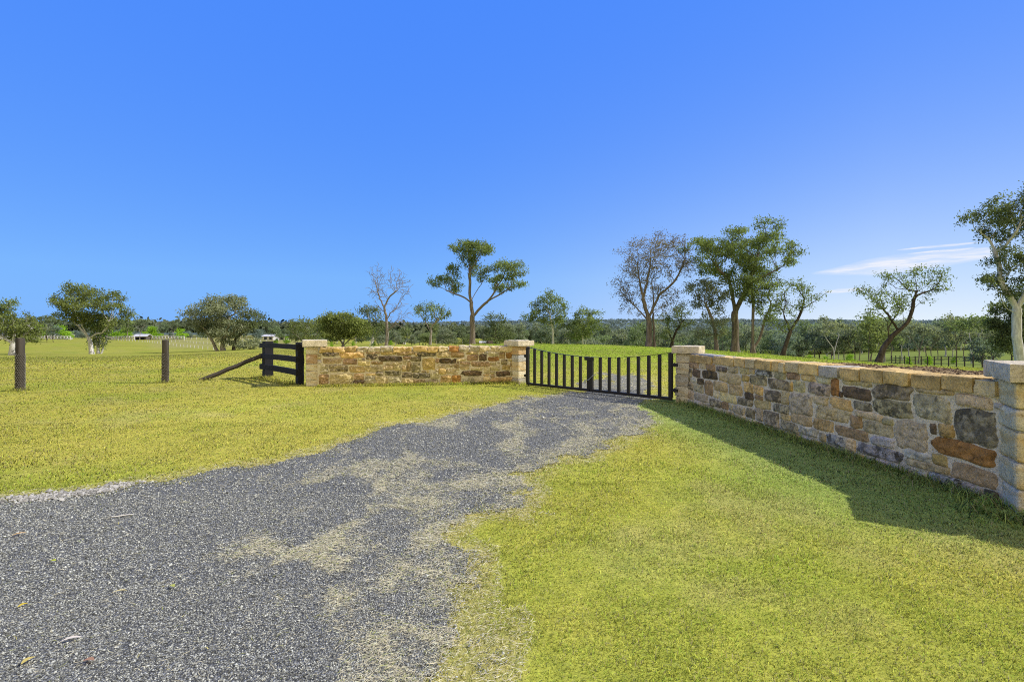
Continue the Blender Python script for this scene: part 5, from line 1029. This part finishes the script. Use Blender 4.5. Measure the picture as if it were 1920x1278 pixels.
def gravel():
    r = np.random.default_rng(8); xs, ys, ss = [], [], []
    for d0, d1, dens, s in ((1.6, 3.0, 11000, .0038), (3.0, 4.6, 5600, .0048), (4.6, 7.5, 1700, .0066), (7.5, 12.5, 420, .0092)):
        xm = d1*1.12+.4; n = int((d1-d0)*2*xm*dens); y = r.uniform(d0, d1, n); x = r.uniform(-xm, xm, n); k = (np.abs(x) < y*1.12+.4) & (drive_field(x, y) > -.05*r.uniform(0, 1, n)); xs.append(x[k]); ys.append(y[k]); ss.append(np.full(k.sum(), s))
    # coarse pale edge stones beside the left verge
    e = np.array([flat(*p) for p in ((0, 940), (60, 936), (120, 931), (190, 922), (240, 908))]); t = r.uniform(0, 4, 900); i = t.astype(int); f = t-i; px = e[i]+(e[np.minimum(i+1, 4)]-e[i])*f[:, None]+r.normal(0, .06, (900, 2))*np.array([1, .9])+np.array([0, .03])
    ne = len(px); x = np.concatenate(xs+[px[:, 0]]); y = np.concatenate(ys+[px[:, 1]]); s = np.concatenate(ss+[np.full(ne, .013)]); n = len(x); s = s*np.exp(r.normal(0, .32, n))
    base = np.array([[1, 0, 0], [0, 1, 0], [-1, 0, 0], [0, -1, 0], [0, 0, .75], [0, 0, -.75]], float); P = base[None]*r.uniform(.65, 1.25, (n, 6, 3))
    a = r.uniform(0, 6.28, n); b = r.uniform(-.6, .6, n); ca, sa, cb, sb = np.cos(a), np.sin(a), np.cos(b), np.sin(b)
    X, Y, Zz = P[..., 0], P[..., 1], P[..., 2]; X, Zz = X*cb[:, None]+Zz*sb[:, None], -X*sb[:, None]+Zz*cb[:, None]; X, Y = X*ca[:, None]-Y*sa[:, None], X*sa[:, None]+Y*ca[:, None]
    z = Z(x, y)+.006+s*.38; V = np.stack([X*s[:, None]+x[:, None], Y*s[:, None]+y[:, None], Zz*s[:, None]+z[:, None]], -1).reshape(-1, 3)
    fs = np.array([(0, 1, 4), (1, 2, 4), (2, 3, 4), (3, 0, 4), (1, 0, 5), (2, 1, 5), (3, 2, 5), (0, 3, 5)]); idx = (np.arange(n)[:, None, None]*6+fs[None]).ravel()
    me = np_mesh('gravel', V, np.full(n*8, 3), idx, False)
    g = np.exp(r.normal(math.log(.245), .50, n)); g = np.clip(g, .04, .5); w = r.uniform(0, 1, n) < .006; g[w] = .55; c = g[:, None]*np.array([1.04, 1.05, .92])
    c[-ne:] = (r.uniform(.16, .46, ne))[:, None]*np.array([1.0, .96, .86]); set_col(me, np.repeat(c, 6, 0)); o = link('gravel', me, M_PEBBLE); tag(o, 'loose grey crushed-stone gravel spread over the drive', 'gravel', kind='stuff')
gravel()
def clippings():
    r = np.random.default_rng(9); xs, ys, ls, ws = [], [], [], []
    for d0, d1, dens, l, w in ((1.6, 3.0, 12500, .030, .0021), (3.0, 5.0, 7200, .036, .0028), (5.0, 8.0, 2400, .045, .0042), (8.0, 13.0, 800, .06, .0075), (13, 19, 220, .08, .013)):
        xm = d1*1.12+.4; n = int((d1-d0)*2*xm*dens); y = r.uniform(d0, d1, n); x = r.uniform(-xm, xm, n); sf = straw_field(x, y); df = drive_field(x, y)
        k = (np.abs(x) < y*1.12+.4) & (df > -.25) & (r.uniform(0, 1, n) < np.where(df > 0, np.clip(sf**1.2*1.5, .018, 1), .25)); xs.append(x[k]); ys.append(y[k]); ls.append(np.full(k.sum(), l)); ws.append(np.full(k.sum(), w))
    x = np.concatenate(xs); y = np.concatenate(ys); l = np.concatenate(ls)*np.exp(r.normal(0, .45, len(x))); w = np.concatenate(ws); n = len(x)
    a = r.normal(.5, .9, n); dx, dy = np.cos(a)*l/2, np.sin(a)*l/2; px_, py_ = -np.sin(a)*w/2, np.cos(a)*w/2; z = Z(x, y)+.010+r.uniform(0, .012, n); t = r.normal(0, .12, n)*l; bend = r.normal(0, .16, n)*l
    mx, my = x+px_/w*bend*2, y+py_/w*bend*2
    V = np.stack([np.stack([x-dx-px_*.4, y-dy-py_*.4, z-t], 1), np.stack([mx-px_, my-py_, z], 1), np.stack([x+dx, y+dy, z+t], 1), np.stack([mx+px_, my+py_, z+.001], 1)], 1).reshape(-1, 3)
    me = np_mesh('straw', V, np.full(n, 4), np.arange(4*n), False); c = np.array([.60, .54, .36])*np.exp(r.normal(0, .25, (n, 1)))*np.array([1, 1, 1]); gr = r.uniform(0, 1, n) < .15; c[gr] = np.array([.40, .42, .14])*r.uniform(.7, 1.1, (gr.sum(), 1))
    set_col(me, np.repeat(np.clip(c, 0, .85), 4, 0)); o = link('straw', me, M_STRAW); tag(o, 'dry pale grass clippings strewn in drifts over the gravel', 'clippings', kind='stuff')
clippings()
def fallen_leaf(px, py, L, W, rz, colr, label):
    x, y = flat(px, py); n = 9; V = []; fs = []
    for k in range(n):
        t = k/(n-1); w = W*math.sin(math.pi*min(1, t*.92+.04))**.8/2; zz = .010+.035*L*math.sin(t*3.0); cx = (t-.5)*L; cy = .12*L*math.sin(t*3.14)
        V += [(cx, cy-w, zz+w*.35), (cx, cy, zz), (cx, cy+w, zz+w*.35)]
    for k in range(n-1): fs += [(3*k, 3*k+3, 3*k+4, 3*k+1), (3*k+1, 3*k+4, 3*k+5, 3*k+2)]
    mb = MB(); mb.add(V, fs, (*colr, 1)); o = mb.build('fallen_leaf', M_STRAW, None, True); o.location = (x, y, .012); o.rotation_euler = (0, 0, rz); tag(o, label, 'leaf', 'fallen leaves on the gravel')
fallen_leaf(36, 1006, .075, .022, .7, (.62, .40, .18), 'tan gum leaf on gravel near the left edge, highest of the fallen leaves')
fallen_leaf(99, 1057, .035, .026, .2, (.40, .45, .06), 'small green-yellow leaf on gravel right of the tan one')
fallen_leaf(43, 1141, .045, .024, 1.1, (.60, .45, .06), 'small yellow leaf on gravel by the left edge')
fallen_leaf(133, 1206, .085, .020, .45, (.70, .62, .52), 'pale pinkish gum leaf on gravel low on the left')
fallen_leaf(53, 1246, .055, .026, 1.3, (.56, .45, .14), 'yellow-brown leaf on gravel in the bottom left corner')
fallen_leaf(224, 1115, .075, .014, .35, (.62, .52, .24), 'narrow straw-yellow leaf lying on the open gravel')
fallen_leaf(322, 1105, .04, .026, -.3, (.42, .44, .12), 'small olive leaf on the gravel, rightmost of the fallen leaves')
fallen_leaf(166, 1246, .05, .024, .1, (.36, .21, .14), 'small reddish leaf low on the gravel')
def stick():
    x, y = flat(228, 971); mb = MB(); t = np.linspace(-.5, .5, 8); P = np.stack([t*.16, .012*np.sin(t*5), .016+0*t], 1); mb.tube(P, .006*(1-np.abs(t)*.8), 6, (.66, .62, .55, 1)); o = mb.build('stick', M_STRAW, None, True); o.location = (x, y, .006); o.rotation_euler = (0, 0, .25); tag(o, 'short bleached stick lying on the upper left gravel', 'stick')
stick()

# ------------------------------------------------------------------ cloud wisps
def cloud_mat():
    m, nt, N, L = new_mat('thin_cloud'); at = N('ShaderNodeAttribute', attribute_name='col'); sp = N('ShaderNodeSeparateColor'); L(at.outputs['Color'], sp.inputs[0])
    g = N('ShaderNodeNewGeometry'); n = N('ShaderNodeTexNoise', i_Scale=.0022, i_Detail=9.0, i_Roughness=.62); L(g.outputs['Position'], n.inputs['Vector'])
    ml = N('ShaderNodeMath', operation='MULTIPLY'); L(sp.outputs[0], ml.inputs[0]); L(maprange(nt, n.outputs[0], .34, .58, .22, 1), ml.inputs[1])
    ml2 = N('ShaderNodeMath', operation='MULTIPLY'); L(ml.outputs[0], ml2.inputs[0]); ml2.inputs[1].default_value = .92
    t = N('ShaderNodeBsdfTransparent'); e = N('ShaderNodeEmission'); e.inputs[0].default_value = (.93, .93, .98, 1); e.inputs[1].default_value = 1.0  # wisps glow by emission in place of sunlight on them
    mx = N('ShaderNodeMixShader'); L(ml2.outputs[0], mx.inputs[0]); L(t.outputs[0], mx.inputs[1]); L(e.outputs[0], mx.inputs[2]); o = N('ShaderNodeOutputMaterial'); L(mx.outputs[0], o.inputs[0]); return m
MC = cloud_mat(); ALT = 900.0
def cloud(label, spine, seed):
    S = np.array(spine, float); n = 60; t = np.linspace(0, len(S)-1, n); px = np.interp(t, range(len(S)), S[:, 0]); py = np.interp(t, range(len(S)), S[:, 1]); hw = np.interp(t, range(len(S)), S[:, 2]); m = 22; V = []; C = []
    for k in range(n):
        for j in range(m):
            s = j/(m-1)*2-1; y = py[k]+s*hw[k]; d = ALT*F/(HZ-y); V.append(((px[k]-CX)/F*d, d, ALT+CAMH)); e = max(0, 1-abs(s)**1.7)*min(1, k/8, (n-1-k)/8)
            st = .5+.5*float(vnoise(np.array([k*.12+seed]), np.array([s*3+seed]))[0]); a = e**.8*(.55+.6*st); C.append((a, a, a))
    fs = [(k*m+j, (k+1)*m+j, (k+1)*m+j+1, k*m+j+1) for k in range(n-1) for j in range(m-1)]; mb = MB(); mb.add(V, fs, np.clip(np.array(C), 0, 1)); o = mb.build('cloud', MC); tag(o, label, 'cloud', 'cloud wisps'); return o
cloud('long white cloud wisp low on the right, the largest', [(1520, 513, 2), (1570, 508, 8), (1630, 501, 17), (1680, 496, 20), (1730, 490, 18), (1790, 482, 15), (1850, 474, 12), (1885, 472, 3)], 1)
cloud('thin upper cloud streak just above the largest wisp', [(1680, 469, 1), (1730, 464, 2.5), (1790, 459, 3), (1840, 454, 1)], 5)
cloud('middle thin cloud streak between the upper streak and the largest wisp', [(1700, 476, 1), (1750, 472, 3), (1800, 468, 2.5), (1830, 464, 1)], 9)
cloud('faint cloud patch low left of the largest wisp', [(1540, 548, 1), (1570, 546, 5), (1600, 543, 4), (1630, 541, 1)], 13)

# ------------------------------------------------------------------ light, sky, camera
SUN_EL = math.radians(42.5); SUN_DIR = Vector((math.cos(SUN_EL)*.9975, math.cos(SUN_EL)*.070, math.sin(SUN_EL))).normalized()
sl = bpy.data.lights.new('sun', 'SUN'); sl.energy = 5.0; sl.angle = math.radians(.5); sl.color = (1.0, .955, .87); so = bpy.data.objects.new('sun', sl); COL.objects.link(so)
so.rotation_euler = SUN_DIR.to_track_quat('Z', 'Y').to_euler(); so.location = (30, 0, 40)
W = bpy.data.worlds.new('World'); SC.world = W; W.use_nodes = True; nt = W.node_tree; nt.nodes.clear()
sky = nt.nodes.new('ShaderNodeTexSky'); sky.sky_type = 'NISHITA'; sky.sun_disc = False; sky.sun_elevation = SUN_EL; sky.sun_rotation = math.atan2(SUN_DIR.x, SUN_DIR.y)
sky.air_density = 1.0; sky.dust_density = .25; sky.ozone_density = 3.0; sky.altitude = 0
hs = nt.nodes.new('ShaderNodeHueSaturation'); hs.inputs['Saturation'].default_value = 1.35; hs.inputs['Value'].default_value = 1.0; nt.links.new(sky.outputs[0], hs.inputs['Color'])
SKYS = .13
def vscale(sock, k):
    n = nt.nodes.new('ShaderNodeVectorMath'); n.operation = 'SCALE'; nt.links.new(sock, n.inputs[0]); n.inputs['Scale'].default_value = k; return n.outputs[0]
def mth(op, a, b=None, clamp=False):
    n = nt.nodes.new('ShaderNodeMath'); n.operation = op; n.use_clamp = clamp
    for q, v in ((0, a), (1, b)):
        if v is None: continue
        if hasattr(v, 'is_linked'): nt.links.new(v, n.inputs[q])
        else: n.inputs[q].default_value = v
    return n.outputs[0]
def mixw(f, a, b):
    n = nt.nodes.new('ShaderNodeMix'); n.data_type = 'RGBA'
    for so_, v in ((n.inputs[0], f), (n.inputs[6], a), (n.inputs[7], b)):
        if hasattr(v, 'is_linked'): nt.links.new(v, so_)
        else: so_.default_value = v
    return n.outputs[2]
tc = nt.nodes.new('ShaderNodeTexCoord'); sx = nt.nodes.new('ShaderNodeSeparateXYZ'); nt.links.new(tc.outputs['Generated'], sx.inputs[0])
el = mth('MAXIMUM', sx.outputs[2], 0.0); hl = mth('SQRT', mth('ADD', mth('MULTIPLY', sx.outputs[0], sx.outputs[0]), mth('ADD', mth('MULTIPLY', sx.outputs[1], sx.outputs[1]), 1e-5)))
f1 = mth('MULTIPLY', mth('EXPONENT', mth('MULTIPLY', el, -5.0)), 1.6, True)
kz = mth('POWER', mth('MULTIPLY', mth('ADD', mth('DIVIDE', sx.outputs[0], hl), .30), 1.1, True), 1.6)
f2 = mth('MULTIPLY', mth('MULTIPLY', mth('EXPONENT', mth('MULTIPLY', el, -6.6)), kz), 1.0, True)
deep = mixw(f2, mixw(f1, (.062, .245, 1, 1), (.19, .46, 1, 1)), (.80, .90, 1, 1))      # deep saturated blue, paler to the horizon and toward the sun
graded = mixw(.05, deep, vscale(hs.outputs[0], SKYS))
mr = nt.nodes.new('ShaderNodeMapRange'); mr.interpolation_type = 'SMOOTHSTEP'; nt.links.new(sx.outputs[1], mr.inputs[0])
for k_, v_ in enumerate((.05, -.55, 0, 1)): mr.inputs[k_+1].default_value = v_
mw = nt.nodes.new('ShaderNodeMix'); mw.data_type = 'RGBA'; nt.links.new(mr.outputs[0], mw.inputs[0]); nt.links.new(graded, mw.inputs[6]); mw.inputs[7].default_value = (.98, .88, .70, 1)     # warm fill light added to the unseen half of the sky behind the camera
bg = nt.nodes.new('ShaderNodeBackground'); bg.inputs[1].default_value = SKYS; nt.links.new(vscale(mw.outputs[2], 1/SKYS), bg.inputs[0]); wo = nt.nodes.new('ShaderNodeOutputWorld'); nt.links.new(bg.outputs[0], wo.inputs[0])
SC.view_settings.view_transform = 'Standard'; SC.view_settings.look = 'None'; SC.view_settings.exposure = 0; SC.view_settings.gamma = 1
cam = bpy.data.cameras.new('camera'); cam.sensor_width = 36; cam.lens = 36*F/1920; cam.shift_y = (HZ-639)/1920; cam.clip_start = .05; cam.clip_end = 30000
co = bpy.data.objects.new('camera', cam); COL.objects.link(co); co.location = (0, 0, CAMH); co.rotation_euler = (math.radians(90), 0, 0); SC.camera = co
SC.cycles.max_bounces = 6; SC.cycles.diffuse_bounces = 3; SC.cycles.transparent_max_bounces = 12; SC.cycles.use_denoising = False; SC.cycles.filter_width = 1.05
